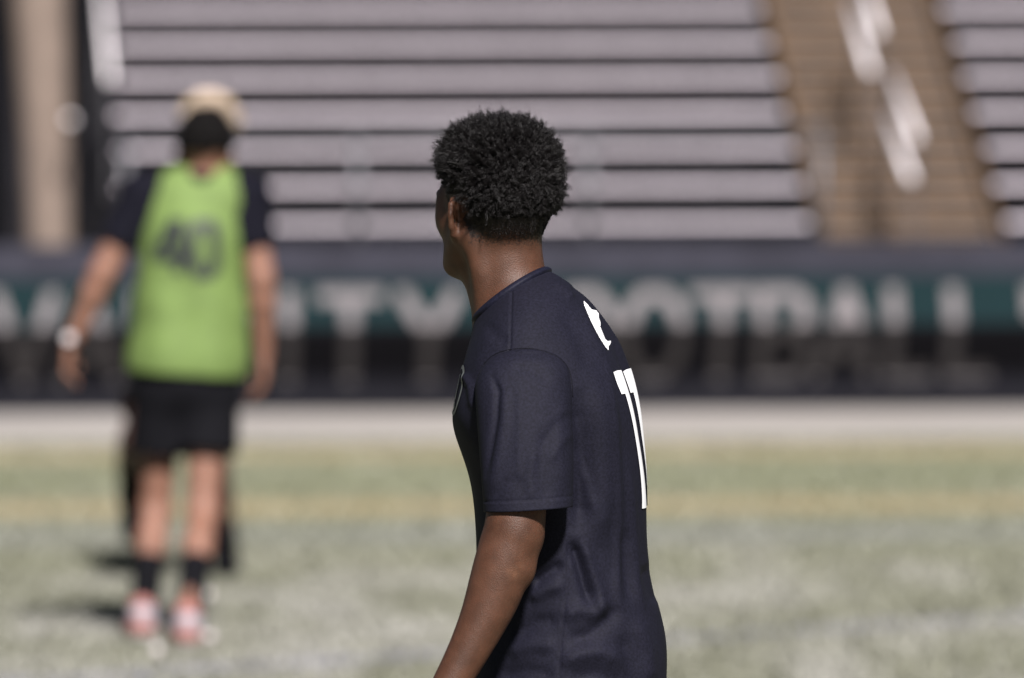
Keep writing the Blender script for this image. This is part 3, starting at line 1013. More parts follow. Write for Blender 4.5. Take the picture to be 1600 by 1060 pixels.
# skin of the near player: stubble fade driven by a painted-on mask attribute that follows the hairline
def near_skin():
    m = mat('brown_skin', (0.1, 0.05, 0.03), 0.55, sss=0.12, spec=0.28)
    nt = m.node_tree
    b = nt.nodes['Principled BSDF']
    tc = [n for n in nt.nodes if n.type == 'TEX_COORD'][0]
    at = nt.nodes.new('ShaderNodeAttribute')
    at.attribute_name = 'stubble'
    n1 = nt.nodes.new('ShaderNodeTexNoise')
    n1.inputs['Scale'].default_value = 38
    n1.inputs['Detail'].default_value = 6
    n2 = nt.nodes.new('ShaderNodeTexNoise')
    n2.inputs['Scale'].default_value = 330
    n2.inputs['Detail'].default_value = 2
    vo = nt.nodes.new('ShaderNodeTexVoronoi')
    vo.inputs['Scale'].default_value = 480
    for n in (n1, n2, vo):
        nt.links.new(tc.outputs['Object'], n.inputs['Vector'])
    cr = nt.nodes.new('ShaderNodeValToRGB')
    cr.color_ramp.elements[0].position = 0.3
    cr.color_ramp.elements[1].position = 0.72
    cr.color_ramp.elements[0].color = (0.043, 0.0178, 0.0096, 1)
    cr.color_ramp.elements[1].color = (0.070, 0.030, 0.017, 1)
    nt.links.new(n1.outputs['Fac'], cr.inputs[0])
    # scalp darkened by cropped hair
    mr = nt.nodes.new('ShaderNodeMapRange')
    mr.inputs['From Min'].default_value = 0.36
    mr.inputs['From Max'].default_value = 0.60
    nt.links.new(n2.outputs['Fac'], mr.inputs['Value'])
    ad = nt.nodes.new('ShaderNodeMath')
    ad.operation = 'MULTIPLY_ADD'
    ad.inputs[1].default_value = 1.9
    ad.inputs[2].default_value = -0.95
    nt.links.new(at.outputs['Fac'], ad.inputs[0])
    ad2 = nt.nodes.new('ShaderNodeMath')
    ad2.operation = 'ADD'
    ad2.use_clamp = True
    nt.links.new(ad.outputs[0], ad2.inputs[0])
    nt.links.new(mr.outputs[0], ad2.inputs[1])
    gate = nt.nodes.new('ShaderNodeMath')
    gate.operation = 'MULTIPLY'
    nt.links.new(ad2.outputs[0], gate.inputs[0])
    g2 = nt.nodes.new('ShaderNodeMapRange')
    g2.inputs['From Max'].default_value = 0.25
    nt.links.new(at.outputs['Fac'], g2.inputs['Value'])
    nt.links.new(g2.outputs[0], gate.inputs[1])
    pa = nt.nodes.new('ShaderNodeAttribute')             # pale scarred skin on the elbow
    pa.attribute_name = 'scar'
    n4 = nt.nodes.new('ShaderNodeTexNoise')
    n4.inputs['Scale'].default_value = 150
    n4.inputs['Detail'].default_value = 5
    nt.links.new(tc.outputs['Object'], n4.inputs['Vector'])
    pm = nt.nodes.new('ShaderNodeMath')
    pm.operation = 'MULTIPLY'
    nt.links.new(pa.outputs['Fac'], pm.inputs[0])
    nt.links.new(n4.outputs['Fac'], pm.inputs[1])
    sx_ = nt.nodes.new('ShaderNodeMix')
    sx_.data_type = 'RGBA'
    sx_.inputs[7].default_value = (0.130, 0.062, 0.036, 1)
    nt.links.new(pm.outputs[0], sx_.inputs['Factor'])
    nt.links.new(cr.outputs[0], sx_.inputs[6])
    mx = nt.nodes.new('ShaderNodeMix')
    mx.data_type = 'RGBA'
    mx.inputs[7].default_value = (0.012, 0.008, 0.007, 1)
    nt.links.new(gate.outputs[0], mx.inputs['Factor'])
    nt.links.new(sx_.outputs[2], mx.inputs[6])
    nt.links.new(mx.outputs[2], b.inputs['Base Color'])
    bp = nt.nodes.new('ShaderNodeBump')
    bp.inputs['Strength'].default_value = 0.32
    bp.inputs['Distance'].default_value = 0.001
    nt.links.new(vo.outputs['Distance'], bp.inputs['Height'])
    nt.links.new(bp.outputs[0], b.inputs['Normal'])
    return m


M['skin_near'] = near_skin()

# ================================================================== NEAR PLAYER
pl = empty('person', NEAR)
tag(pl, 'player in dark navy jersey with white number 11, short curly black hair, looking away', 'person')
Z3 = np.zeros(3)
HB = R(57)
hf = np.array((-math.cos(HB), math.sin(HB), 0.0))
hl = np.array((-math.sin(HB), -math.cos(HB), 0.0))
HE = np.array((XL(776), 0.01, ZL(318)))

s = SDF(0.0036)
H = add_head(s, HE, hf, hl)
LA = lambda px, py, y: np.array((XL(px), y, ZL(py)))
s.cone(LA(784, 372, 0.006), LA(806, 520, 0.0), 0.0535, 0.061, 0.02)
s.cone(LA(757, 425, 0.02), LA(798, 515, 0.0), 0.034, 0.043, 0.02)                  # throat
s.cone(LA(803, 375, 0.0), LA(808, 450, 0.0), 0.039, 0.040, 0.02)                 # nape
s.cone(H(-0.02, 0.062, -0.05), LA(768, 500, -0.018), 0.012, 0.012, 0.02)         # neck muscle below the ear
s.cone(LA(815, 478, -0.02), LA(838, 525, -0.11), 0.034, 0.03, 0.04)               # trapezius
s.cone(LA(815, 478, 0.02), LA(838, 525, 0.11), 0.034, 0.03, 0.04)
s.ell(LA(850, 610, 0), [0.105, 0.150, 0.15], np.array([BACK, LEFT, (0, 0, 1)]), 0.05)
s.ell(LA(876, 830, 0), [0.105, 0.135, 0.19], np.array([BACK, LEFT, (0, 0, 1)]), 0.05)
s.ell(LA(890, 1030, 0), [0.115, 0.150, 0.13], np.array([BACK, LEFT, (0, 0, 1)]), 0.05)
SHL, ELL_, WRL = LA(822, 622, -0.178), LA(788, 862, -0.226), LA(688, 1096, -0.256)
ARM = [(822, 622, -0.178, 0.042), (806, 788, -0.221, 0.0455), (800, 830, -0.225, 0.0470), (788, 862, -0.229, 0.0450), (773, 909, -0.232, 0.0425),
       (751, 963, -0.239, 0.0360), (720, 1024, -0.247, 0.0300), (701, 1060, -0.252, 0.0280), (688, 1096, -0.256, 0.0262)]
AA = np.array(ARM)
ts_ = np.linspace(0, len(ARM) - 1, 46)
AS = [nspline(np.arange(len(ARM)), AA[:, j_], ts_) for j_ in range(4)]
s.chain([LA(AS[0][k_], AS[1][k_], AS[2][k_]) for k_ in range(46)], list(AS[3]), 0.0015)
s.ell(LA(818, 878, -0.236), [0.014, 0.016, 0.020], None, 0.02)                      # point of the elbow
add_hand(s, WRL, unit(LA(655, 1180, -0.262) - WRL), (0.2, 1, 0), (-1, 0.2, -0.4))
SHR = LA(850, 600, 0) - LEFT * 0.185
ELR = LA(860, 880, 0) - LEFT * 0.225
WRR = LA(820, 1120, 0) - LEFT * 0.235
add_arm(s, SHR, ELR, WRR)
add_hand(s, WRR, (-0.25, 0, -1), (0.1, -1, 0), (-1, 0, -0.3))
HIPL, HIPR = LA(890, 1080, 0) + LEFT * 0.085, LA(890, 1080, 0) - LEFT * 0.085
KNL, KNR = np.array((-0.03, -0.10, 0.45)), np.array((0.06, 0.08, 0.44))
ANL, ANR = np.array((0.02, -0.10, 0.085)), np.array((0.16, 0.08, 0.085))
TOL, TOR = ANL + FWD * 0.17 - np.array((0, 0, 0.05)), ANR + FWD * 0.17 - np.array((0, 0, 0.05))
add_leg(s, HIPL, KNL, ANL, TOL, BACK)
add_leg(s, HIPR, KNR, ANR, TOR, BACK)
Vb, Fb = s.mesh(2)
body = link_mesh('body', Vb, Fb, M['skin_near'], pl, True)
# hairline mask in the head's own frame
rel = Vb - HE
cf, cl, cz = rel @ hf, rel @ hl, rel[:, 2]
back = np.clip((0.03 - cf) / 0.05, 0, 1)
lim = -0.030 + (0.075 + 0.030) * np.clip((cf + 0.0) / 0.075, 0, 1) ** 1.5 - 0.036 * back
edge = np.clip((cz - lim + 0.008) / 0.045, 0, 1)
isear = (np.abs(cl) > 0.0705) & (cz < 0.014) & (cf > -0.035) & (cf < 0.02)
mask = np.where(isear | (cz < -0.11), 0, edge)
at = body.data.attributes.new('stubble', 'FLOAT', 'POINT')
at.data.foreach_set('value', mask.astype(np.float32))
bx_, by_ = 870 + 1000 * Vb[:, 0], 160 + 1000 * (EYE - Vb[:, 2])
sc_ = np.exp(-(((bx_ - 800) * 0.8 + (by_ - 882) * 0.6) / 13) ** 2 - ((-(bx_ - 800) * 0.6 + (by_ - 882) * 0.8) / 8) ** 2) + 0.6 * np.exp(-((bx_ - 812) / 7) ** 2 - ((by_ - 872) / 6) ** 2)
at = body.data.attributes.new('scar', 'FLOAT', 'POINT')
at.data.foreach_set('value', (sc_ * (Vb[:, 1] < -0.2)).astype(np.float32))
for sd_ in (1, -1):
    MB().sphere(H(0.080, 0.031 * sd_, 0.0), 0.0125, 16).build('eye', M['eye'], pl, True)

# ---- hair: a rough dark core and thousands of coiled strands standing out to a common outline
HC = H(-0.012, 0, 0.025)
ENV_C = np.array((XL(781), HC[1] - 0.002, ZL(276)))
ENV_R = np.array((0.103, 0.106, 0.099))
ENV_N = 2.45


def env_dist(p, d):
    """distance from p along d to the outline"""
    lo_, hi_ = np.zeros(len(p)), np.full(len(p), 0.09)
    for _ in range(22):
        m_ = (lo_ + hi_) / 2
        q_ = np.abs((p + d * m_[:, None] - ENV_C) / ENV_R)
        ins = (q_ ** ENV_N).sum(1) < 1
        lo_ = np.where(ins, m_, lo_)
        hi_ = np.where(ins, hi_, m_)
    return lo_


def scalp(d):
    """points of the cranium for head-frame directions d, and whether hair grows there (long / cropped)"""
    loc = d * np.array((0.098, 0.077, 0.090))
    occ = np.clip(-d[:, 2], 0, 1)[:, None] * np.clip(-d[:, 0], 0, 1)[:, None]
    loc = loc * (1 + 0.0 * occ)
    p = HC + loc[:, :1] * hf + loc[:, 1:2] * hl + loc[:, 2:3] * np.array((0, 0, 1.0))
    f_ = loc[:, 0] - 0.012
    z_ = loc[:, 2] + 0.025
    lim_ = -0.019 + 0.107 * np.clip((f_ + 0.010) / 0.080, 0, 1) ** 1.1
    near_ear = (np.abs(loc[:, 1]) > 0.06) & (f_ > -0.040) & (f_ < 0.03)
    lim_ = np.where(near_ear, np.maximum(lim_, 0.026), lim_)
    short_ = np.where((np.abs(loc[:, 1]) > 0.052) & (f_ > -0.045), np.clip((z_ - 0.01) / 0.050, 0.30, 1), 1.0)   # trimmed above the ears
    short_ = short_ * np.where(f_ < 0.02, np.clip((z_ - lim_) / 0.016, 0.40, 1), 1.0)
    return p, z_ - lim_, short_


nd = 9000
kk = np.arange(nd) + 0.5
ph = np.arccos(1 - 2 * kk / nd)
ga = math.pi * (1 + 5 ** 0.5) * kk
dirs = np.stack([np.cos(ga) * np.sin(ph), np.sin(ga) * np.sin(ph), np.cos(ph)], 1)
dirs += 0.02 * rng.standard_normal(dirs.shape)
dirs /= np.linalg.norm(dirs, axis=1, keepdims=True)
rp, ok, trim_ = scalp(dirs)
grow = dirs[:, :1] * hf + dirs[:, 1:2] * hl + dirs[:, 2:3] * np.array((0, 0, 1.0))

core = SDF(0.0036)
ci = np.where(ok > 0.0)[0][::5]
gl = np.clip(env_dist(rp[ci], grow[ci]), 0.004, 0.05) * trim_[ci]
for j, i in enumerate(ci):
    core.cone(rp[i] - grow[i] * 0.006, rp[i] + grow[i] * gl[j] * (0.22 + 0.2 * rng.random()), 0.006, 0.004, 0.004)
hair = core.build('hair', M['hair_dark'], pl, (0, 0, 0), 0)


def hair_object(name, curves, rad0, rad1, material, parent):
    hc = bpy.data.hair_curves.new(name)
    hc.add_curves([c.shape[0] for c in curves])
    pts = np.concatenate(curves).astype(np.float32)
    hc.attributes['position'].data.foreach_set('vector', pts.reshape(-1))
    ra = hc.attributes.new('radius', 'FLOAT', 'POINT')
    ra.data.foreach_set('value', np.concatenate([np.linspace(rad0, rad1, c.shape[0]) for c in curves]).astype(np.float32))
    hc.materials.append(material)
    o = bpy.data.objects.new(name, hc)
    COL.objects.link(o)
    o.parent = parent
    return o


mh = bpy.data.materials.new('curly_black_hair')
mh.use_nodes = True
bh = mh.node_tree.nodes['Principled BSDF']
bh.inputs['Base Color'].default_value = (0.0055, 0.0046, 0.0048, 1)
bh.inputs['Roughness'].default_value = 0.38
bh.inputs['Specular IOR Level'].default_value = 0.24
M['hair_strand'] = mh

curves = []
cl_i = np.where(ok > 0)[0]
cl_i = cl_i[rng.permutation(len(cl_i))[:2300]]
UPV = np.array((0, 0, 1.0))
NP = 16
tt = np.linspace(0, 1, NP)[:, None]
for i in cl_i:
    tipdir = unit(grow[i] + 0.42 * rng.standard_normal(3))
    ln = float(np.clip(env_dist(rp[i][None], tipdir[None])[0], 0.004, 0.055)) * (0.82 + 0.26 * rng.random()) * trim_[i]
    if rng.random() < 0.22:
        ln += 0.009 * rng.random()
    a1 = unit(np.cross(tipdir, UPV + 0.3 * rng.standard_normal(3)))
    a2 = np.cross(tipdir, a1)
    phase = rng.random() * 6.28
    turns = 2.5 + 2.0 * rng.random()
    spin = 1 if rng.random() < 0.5 else -1
    bend = 0.20 * ln * rng.standard_normal(3)
    bend -= tipdir * float(bend @ tipdir)
    for k in range(12):
        off = a1 * rng.normal(0, 0.0022) + a2 * rng.normal(0, 0.0022)
        l2 = ln * (0.72 + 0.36 * rng.random())
        cr_ = 0.0008 + 0.0016 * rng.random()
        ang = phase + rng.normal(0, 0.5) + spin * turns * 6.283 * tt
        amp = cr_ * np.clip(tt * 4, 0, 1)
        curves.append(rp[i] + off * (1 - 0.45 * tt) + tipdir * l2 * tt + amp * (np.cos(ang) * a1 + np.sin(ang) * a2) + 0.0010 * tt * rng.standard_normal(3) + bend * tt * tt)
hair_object('curls', curves, 0.00034, 0.00016, M['hair_strand'], hair)

# cropped fade at the nape and round the ears
cand = np.where((mask > 0.12) & (cz < 0.03) & (cz > -0.10))[0]
curves = []
nrm = np.zeros((len(Vb), 3), dtype=np.float32)
body.data.vertices.foreach_get('normal', nrm.reshape(-1)) if False else None
nv_ = np.array([body.data.vertices[int(i)].normal for i in cand]) if len(cand) else np.zeros((0, 3))
for j, i in enumerate(cand):
    for _ in range(3 if mask[i] > 0.5 else 1):
        if rng.random() > mask[i] * 1.1:
            continue
        p0 = Vb[i] + 0.0022 * rng.standard_normal(3)
        p0 = p0 - nv_[j] * float((p0 - Vb[i]) @ nv_[j])
        d_ = unit(nv_[j] + np.array((0, 0, -0.5)) + 0.5 * rng.standard_normal(3))
        ln = 0.0014 + 0.0032 * mask[i] * rng.random()
        curves.append(np.stack([p0 - nv_[j] * 0.0005, p0 + d_ * ln * 0.5, p0 + d_ * ln + 0.0004 * rng.standard_normal(3)]))
if curves:
    hair_object('cropped_hair', curves, 0.00022, 0.00012, M['hair_strand'], hair)

# ---- jersey torso
NU, NV = 340, 330
th = np.linspace(0, 2 * math.pi, NU, endpoint=False)
vv = np.concatenate([np.linspace(0.35, KV[-1], NV)])
TH, VV = np.meshgrid(th, vv)
G = shirt(TH, VV)
inner = shirt(TH[-14:][::-1], VV[-14:][::-1], -0.003)
GV = np.concatenate([G.reshape(-1, 3), inner.reshape(-1, 3)])
GF = grid_faces(NU, NV + 14)
jersey = link_mesh('jersey', GV, GF, M['jersey'], pl, True)
bvh = BVHTree.FromPolygons([Vector(p) for p in G.reshape(-1, 3)], grid_faces(NU, NV).tolist())

# collar band
prof = [(-0.25, -0.004), (-0.30, 0.001), (-0.22, 0.0035), (0.0, 0.0048), (0.25, 0.0052), (0.45, 0.0048), (0.56, 0.0030), (0.60, -0.001)]
cv = []
t2 = np.linspace(0, 2 * math.pi, 200, endpoint=False)
for v_, o_ in prof:
    cv.append(shirt(t2, np.full(200, v_), o_, False))
link_mesh('collar', np.concatenate(cv), grid_faces(200, len(prof)), M['collar'], jersey, True)

# ---- near sleeve
SK = [  # row y, left x, right x, depth centre, half depth
    (539, 823, 827, -0.150, 0.003),
    (541.5, 800, 850, -0.152, 0.034),
    (547, 780, 869, -0.152, 0.044),
    (556, 766, 880, -0.156, 0.052),
    (570, 754, 888, -0.161, 0.058),
    (592, 745, 892, -0.168, 0.063),
    (625, 744, 893, -0.178, 0.066),
    (680, 748, 893, -0.195, 0.066),
    (735, 753, 893, -0.207, 0.065),
    (786, 756, 892, -0.214, 0.065)]
SA = np.array(SK, float)
SV = np.arange(len(SK), dtype=float)
SFOLD = [([(768, 575), (779, 605), (776, 645), (764, 705), (757, 740)], 5, -4.5),
         ([(790, 600), (788, 650), (775, 720), (766, 770)], 8, 3.0),
         ([(812, 585), (812, 660), (808, 740)], 7, 1.6),
         ([(880, 610), (872, 680), (880, 760)], 10, 2.0),
         ([(850, 650), (845, 720), (855, 780)], 12, -3.2),
         ([(835, 690), (826, 735), (832, 775)], 8, 2.4),
         ([(893, 640), (868, 655), (845, 690)], 8, -2.6),
         ([(893, 668), (872, 684), (856, 715)], 7, 2.4),
         ([(800, 565), (830, 572), (862, 590)], 9, -1.8),
         ([(765, 770), (790, 745), (815, 735)], 8, -2.2)]


def sleeve(th, v, off=0.0, mirror=False):
    def base(th, v):
        py, x0, x1, yc, hy = (nspline(SV, SA[:, j], v) for j in range(5))
        c, s_ = np.cos(th), np.sin(th)
        rr = (np.abs(c) ** 2.25 + np.abs(s_) ** 2.25) ** (-1 / 2.25)
        x = XL((x0 + x1) / 2) + (x1 - x0) / 2000 * c * rr
        y = yc - hy * s_ * rr
        z = ZL(py) + 0.004 * c * np.clip((v - 6) / 3, 0, 1) + 0.004 * np.clip(-s_, 0, 1) * np.clip((v - 6) / 3, 0, 1)
        return np.stack([x, y, z], -1)
    e = 1e-3
    p = base(th, v)
    n = np.cross(base(th + e, v) - base(th - e, v), base(th, v + e) - base(th, v - e))
    n /= np.linalg.norm(n, axis=-1, keepdims=True) + 1e-12
    px, py = 870 + 1000 * p[..., 0], 160 + 1000 * (EYE - p[..., 2])
    d = np.zeros(px.shape)
    w = np.clip(-n[..., 1] * 2.5 + 0.5, 0, 1)
    for poly, hw, amp in SFOLD:
        D, T = seg_dist(px, py, poly)
        d += amp * 0.001 * np.exp(-(D / hw) ** 2) * np.clip(np.minimum(T, 1 - T) * 5 + 0.05, 0, 1) * w
    hem = ZL(786) + 0.004 * np.cos(th)
    d += -0.0014 * np.exp(-((p[..., 2] - hem - 0.0165) / 0.0015) ** 2)
    d += 0.0007 * np.clip((hem + 0.0165 - p[..., 2]) / 0.002, 0, 1)
    d += 0.0012 * np.sin(37 * p[..., 0] + 14 * p[..., 2]) * np.sin(27 * p[..., 2] + 5)
    d += 0.0035 * np.clip((v - 7) / 2, 0, 1) * np.sin(3 * th + 0.6) * np.clip(-s_w(th), 0, 1)
    return p + n * (d + off)[..., None]


def s_w(th):
    return np.sin(th)


TH2, VV2 = np.meshgrid(np.linspace(0, 2 * math.pi, 220, endpoint=False), np.linspace(0, SV[-1], 200))
S1 = sleeve(TH2, VV2)
S2 = sleeve(TH2[-40:][::-1], VV2[-40:][::-1], -0.0028)
SVv = np.concatenate([S1.reshape(-1, 3), S2.reshape(-1, 3)])
SFf = grid_faces(220, 240)
link_mesh('sleeve', SVv, SFf, M['jersey'], jersey, True)
bvs = BVHTree.FromPolygons([Vector(p) for p in S1.reshape(-1, 3)], grid_faces(220, 200).tolist())
sp = []
arc = np.array([(750, 578), (758, 563), (774, 549), (798, 541.5), (828, 540), (854, 546), (874, 556), (887, 572), (892, 592), (893.5, 615)], float)
for q_ in np.linspace(0, len(arc) - 1, 60):
    ax_, ay_ = nspline(np.arange(len(arc)), arc[:, 0], q_), nspline(np.arange(len(arc)), arc[:, 1], q_)
    best = None
    for t_ in (bvh, bvs):
        h_ = t_.ray_cast(Vector((XL(ax_), -1, ZL(ay_))), Vector((0, 1, 0)))
        if h_[0] is not None and (best is None or h_[0].y < best.y):
            best = h_[0]
    if best is not None and (not sp or (best - sp[-1]).length < 0.04):
        sp.append(best + Vector((0, 0.0004, 0)))
MB().tube(sp, 0.0011, 6).build('shoulder_seam', M['seam'], jersey, True)
mir = SVv - np.array((XL(826), 0, 0))                     # far sleeve, mirrored through the middle of the body
mb_ = np.stack([mir @ np.array((1, 0, 0)), -mir[:, 1], mir[:, 2]], 1) + np.array((XL(856), 0.02, 0))
link_mesh('sleeve', mb_, SFf[:, ::-1], M['jersey'], jersey, True)

# ---- prints on the jersey
def v_of_z(z, side):
    """row parameter whose back (side=1) or front (-1) point has height z"""
    vs = np.linspace(0.4, KV[-1], 900)
    zz_ = ZL(nspline(KV, KA[:, 3 if side > 0 else 1], vs))
    return np.interp(-np.asarray(z), -zz_, vs)


def on_shirt(l, z, side, off=0.0016):
    l, z = np.asarray(l, float), np.asarray(z, float)
    v = v_of_z(z, side)
    W, n = nspline(KV, KA[:, 4], v), nspline(KV, KA[:, 5], v)
    sx = np.clip(l / W, -0.999, 0.999)
    t = np.arctan2(sx, (1 - np.abs(sx) ** n) ** (1 / n))
    if side < 0:
        t = math.pi - t
    return shirt(t, v, off)


def patch(name, quads, side, material, parent, off=0.0016):
    """quads: four (l, z) corners each, filled with a fine grid"""
    V_, F_ = [], []
    for qd in quads:
        qd = np.array(qd, float)
        nu = max(3, int(np.linalg.norm(qd[1] - qd[0]) / 0.004) + 2)
        nv = max(3, int(np.linalg.norm(qd[3] - qd[0]) / 0.004) + 2)
        a_, b_ = np.meshgrid(np.linspace(0, 1, nu), np.linspace(0, 1, nv))
        pt = (qd[0] * ((1 - a_) * (1 - b_))[..., None] + qd[1] * (a_ * (1 - b_))[..., None] + qd[2] * (a_ * b_)[..., None] + qd[3] * ((1 - a_) * b_)[..., None])
        n0 = sum(len(k_) for k_ in V_)
        V_.append(on_shirt(pt[..., 0], pt[..., 1], side, off).reshape(-1, 3))
        F_.append(grid_faces(nu, nv, False) + n0)
    return link_mesh(name, np.concatenate(V_), np.concatenate(F_), material, parent, True)


zt, zb = ZL(577), ZL(793)
for l0 in (0.025, -0.062):
    # a block figure one: stem with a square flag at the top on its outer side
    patch('number_digit', [[(l0 + 0.034, zt), (l0 - 0.004, zt), (l0 - 0.004, zb), (l0 + 0.034, zb)],
                           [(l0 + 0.060, zt - 0.002), (l0 + 0.0342, zt), (l0 + 0.0342, zt - 0.036), (l0 + 0.052, zt - 0.036)]], 1, M['digit_white'], jersey)

# pale outline-map emblem below the collar, laid on the cloth
EMB = [(911, 471), (917, 477), (923, 484), (931, 487), (934.5, 491), (935, 499), (937, 505), (936.5, 511), (940, 520), (944, 530), (948, 533), (953, 533), (952.5, 537), (949.5, 540), (948.5, 546.5), (944, 541), (934, 525), (923, 504), (917, 490), (912, 477)]


def inside(px, py, poly):
    r_ = np.zeros(px.shape, bool)
    j = len(poly) - 1
    for i in range(len(poly)):
        xi, yi = poly[i]
        xj, yj = poly[j]
        c_ = ((yi > py) != (yj > py)) & (px < (xj - xi) * (py - yi) / (yj - yi + 1e-12) + xi)
        r_ ^= c_
        j = i
    return r_


cell = 0.8
gx, gy = np.meshgrid(np.arange(905, 960, cell), np.arange(466, 552, cell), indexing='ij')
ins = inside(gx + cell / 2, gy + cell / 2, EMB)
v, f, idx = [], [], {}
for i, j in np.argwhere(ins):
    qd = []
    for di, dj in ((0, 0), (1, 0), (1, 1), (0, 1)):
        key = (i + di, j + dj)
        if key not in idx:
            hit = bvh.ray_cast(Vector((XL(905 + key[0] * cell), -1.0, ZL(466 + key[1] * cell))), Vector((0, 1, 0)))
            if hit[0] is None:
                idx[key] = None
            else:
                n_ = hit[1] if hit[1].y < 0 else -hit[1]
                idx[key] = len(v)
                v.append(tuple(hit[0] + n_ * 0.0016))
        qd.append(idx[key])
    if None not in qd:
        f.append(tuple(qd))
link_mesh('back_emblem', v, f, M['digit_white'], jersey)


def disc_ring(r0, r1, lc, zc, n=40, sy=1.0):
    q_ = []
    for k in range(n):
        a0, a1_ = 2 * math.pi * k / n, 2 * math.pi * (k + 1) / n
        q_.append([(lc + r1 * math.cos(a0), zc + sy * r1 * math.sin(a0)), (lc + r1 * math.cos(a1_), zc + sy * r1 * math.sin(a1_)),
                   (lc + r0 * math.cos(a1_), zc + sy * r0 * math.sin(a1_)), (lc + r0 * math.cos(a0), zc + sy * r0 * math.sin(a0))])
    return q_


LC, ZC = 0.106, ZL(612)
patch('chest_crest', disc_ring(0.031, 0.036, LC, ZC) + [[(LC - 0.004, ZC + 0.022), (LC + 0.006, ZC + 0.024), (LC + 0.010, ZC - 0.012), (LC - 0.002, ZC - 0.016)]]
      + disc_ring(0.001, 0.006, LC + 0.004, ZC - 0.022, 14), -1, M['crest_grey'], jersey)

# ---- shorts, socks, shoes (below the frame)
sh = SDF(0.006)
sh.ell(LA(888, 1060, 0), [0.115, 0.145, 0.11], np.array([BACK, LEFT, (0, 0, 1)]), 0.04)
for hp, kn in ((HIPL, KNL), (HIPR, KNR)):
    d_ = unit(kn - hp)
    sh.cone(hp + d_ * 0.13 - np.array((0, 0.02 * np.sign(hp[1]), 0)), hp + d_ * 0.30, 0.085, 0.108, 0.04, cut=((hp + d_ * 0.30, d_),))
sh.build('shorts', M['black_cloth'], pl, (0, 0, 0), 2)
for kn, an, to in ((KNL, ANL, TOL), (KNR, ANR, TOR)):
    so = SDF(0.005)
    k0 = kn + (an - kn) * 0.22 + BACK * 0.012
    so.cone(k0, kn + (an - kn) * 0.35 + BACK * 0.014, 0.058, 0.060, 0.02, cut=((k0, unit(kn - an)),))
    so.cone(kn + (an - kn) * 0.35 + BACK * 0.014, an, 0.060, 0.039, 0.02)
    so.build('sock', M['black_cloth'], pl, (0, 0, 0), 1)
    shoe(pl, (0, 0, 0), an, to, BACK, M['black_cloth'], M['shoe_white'])

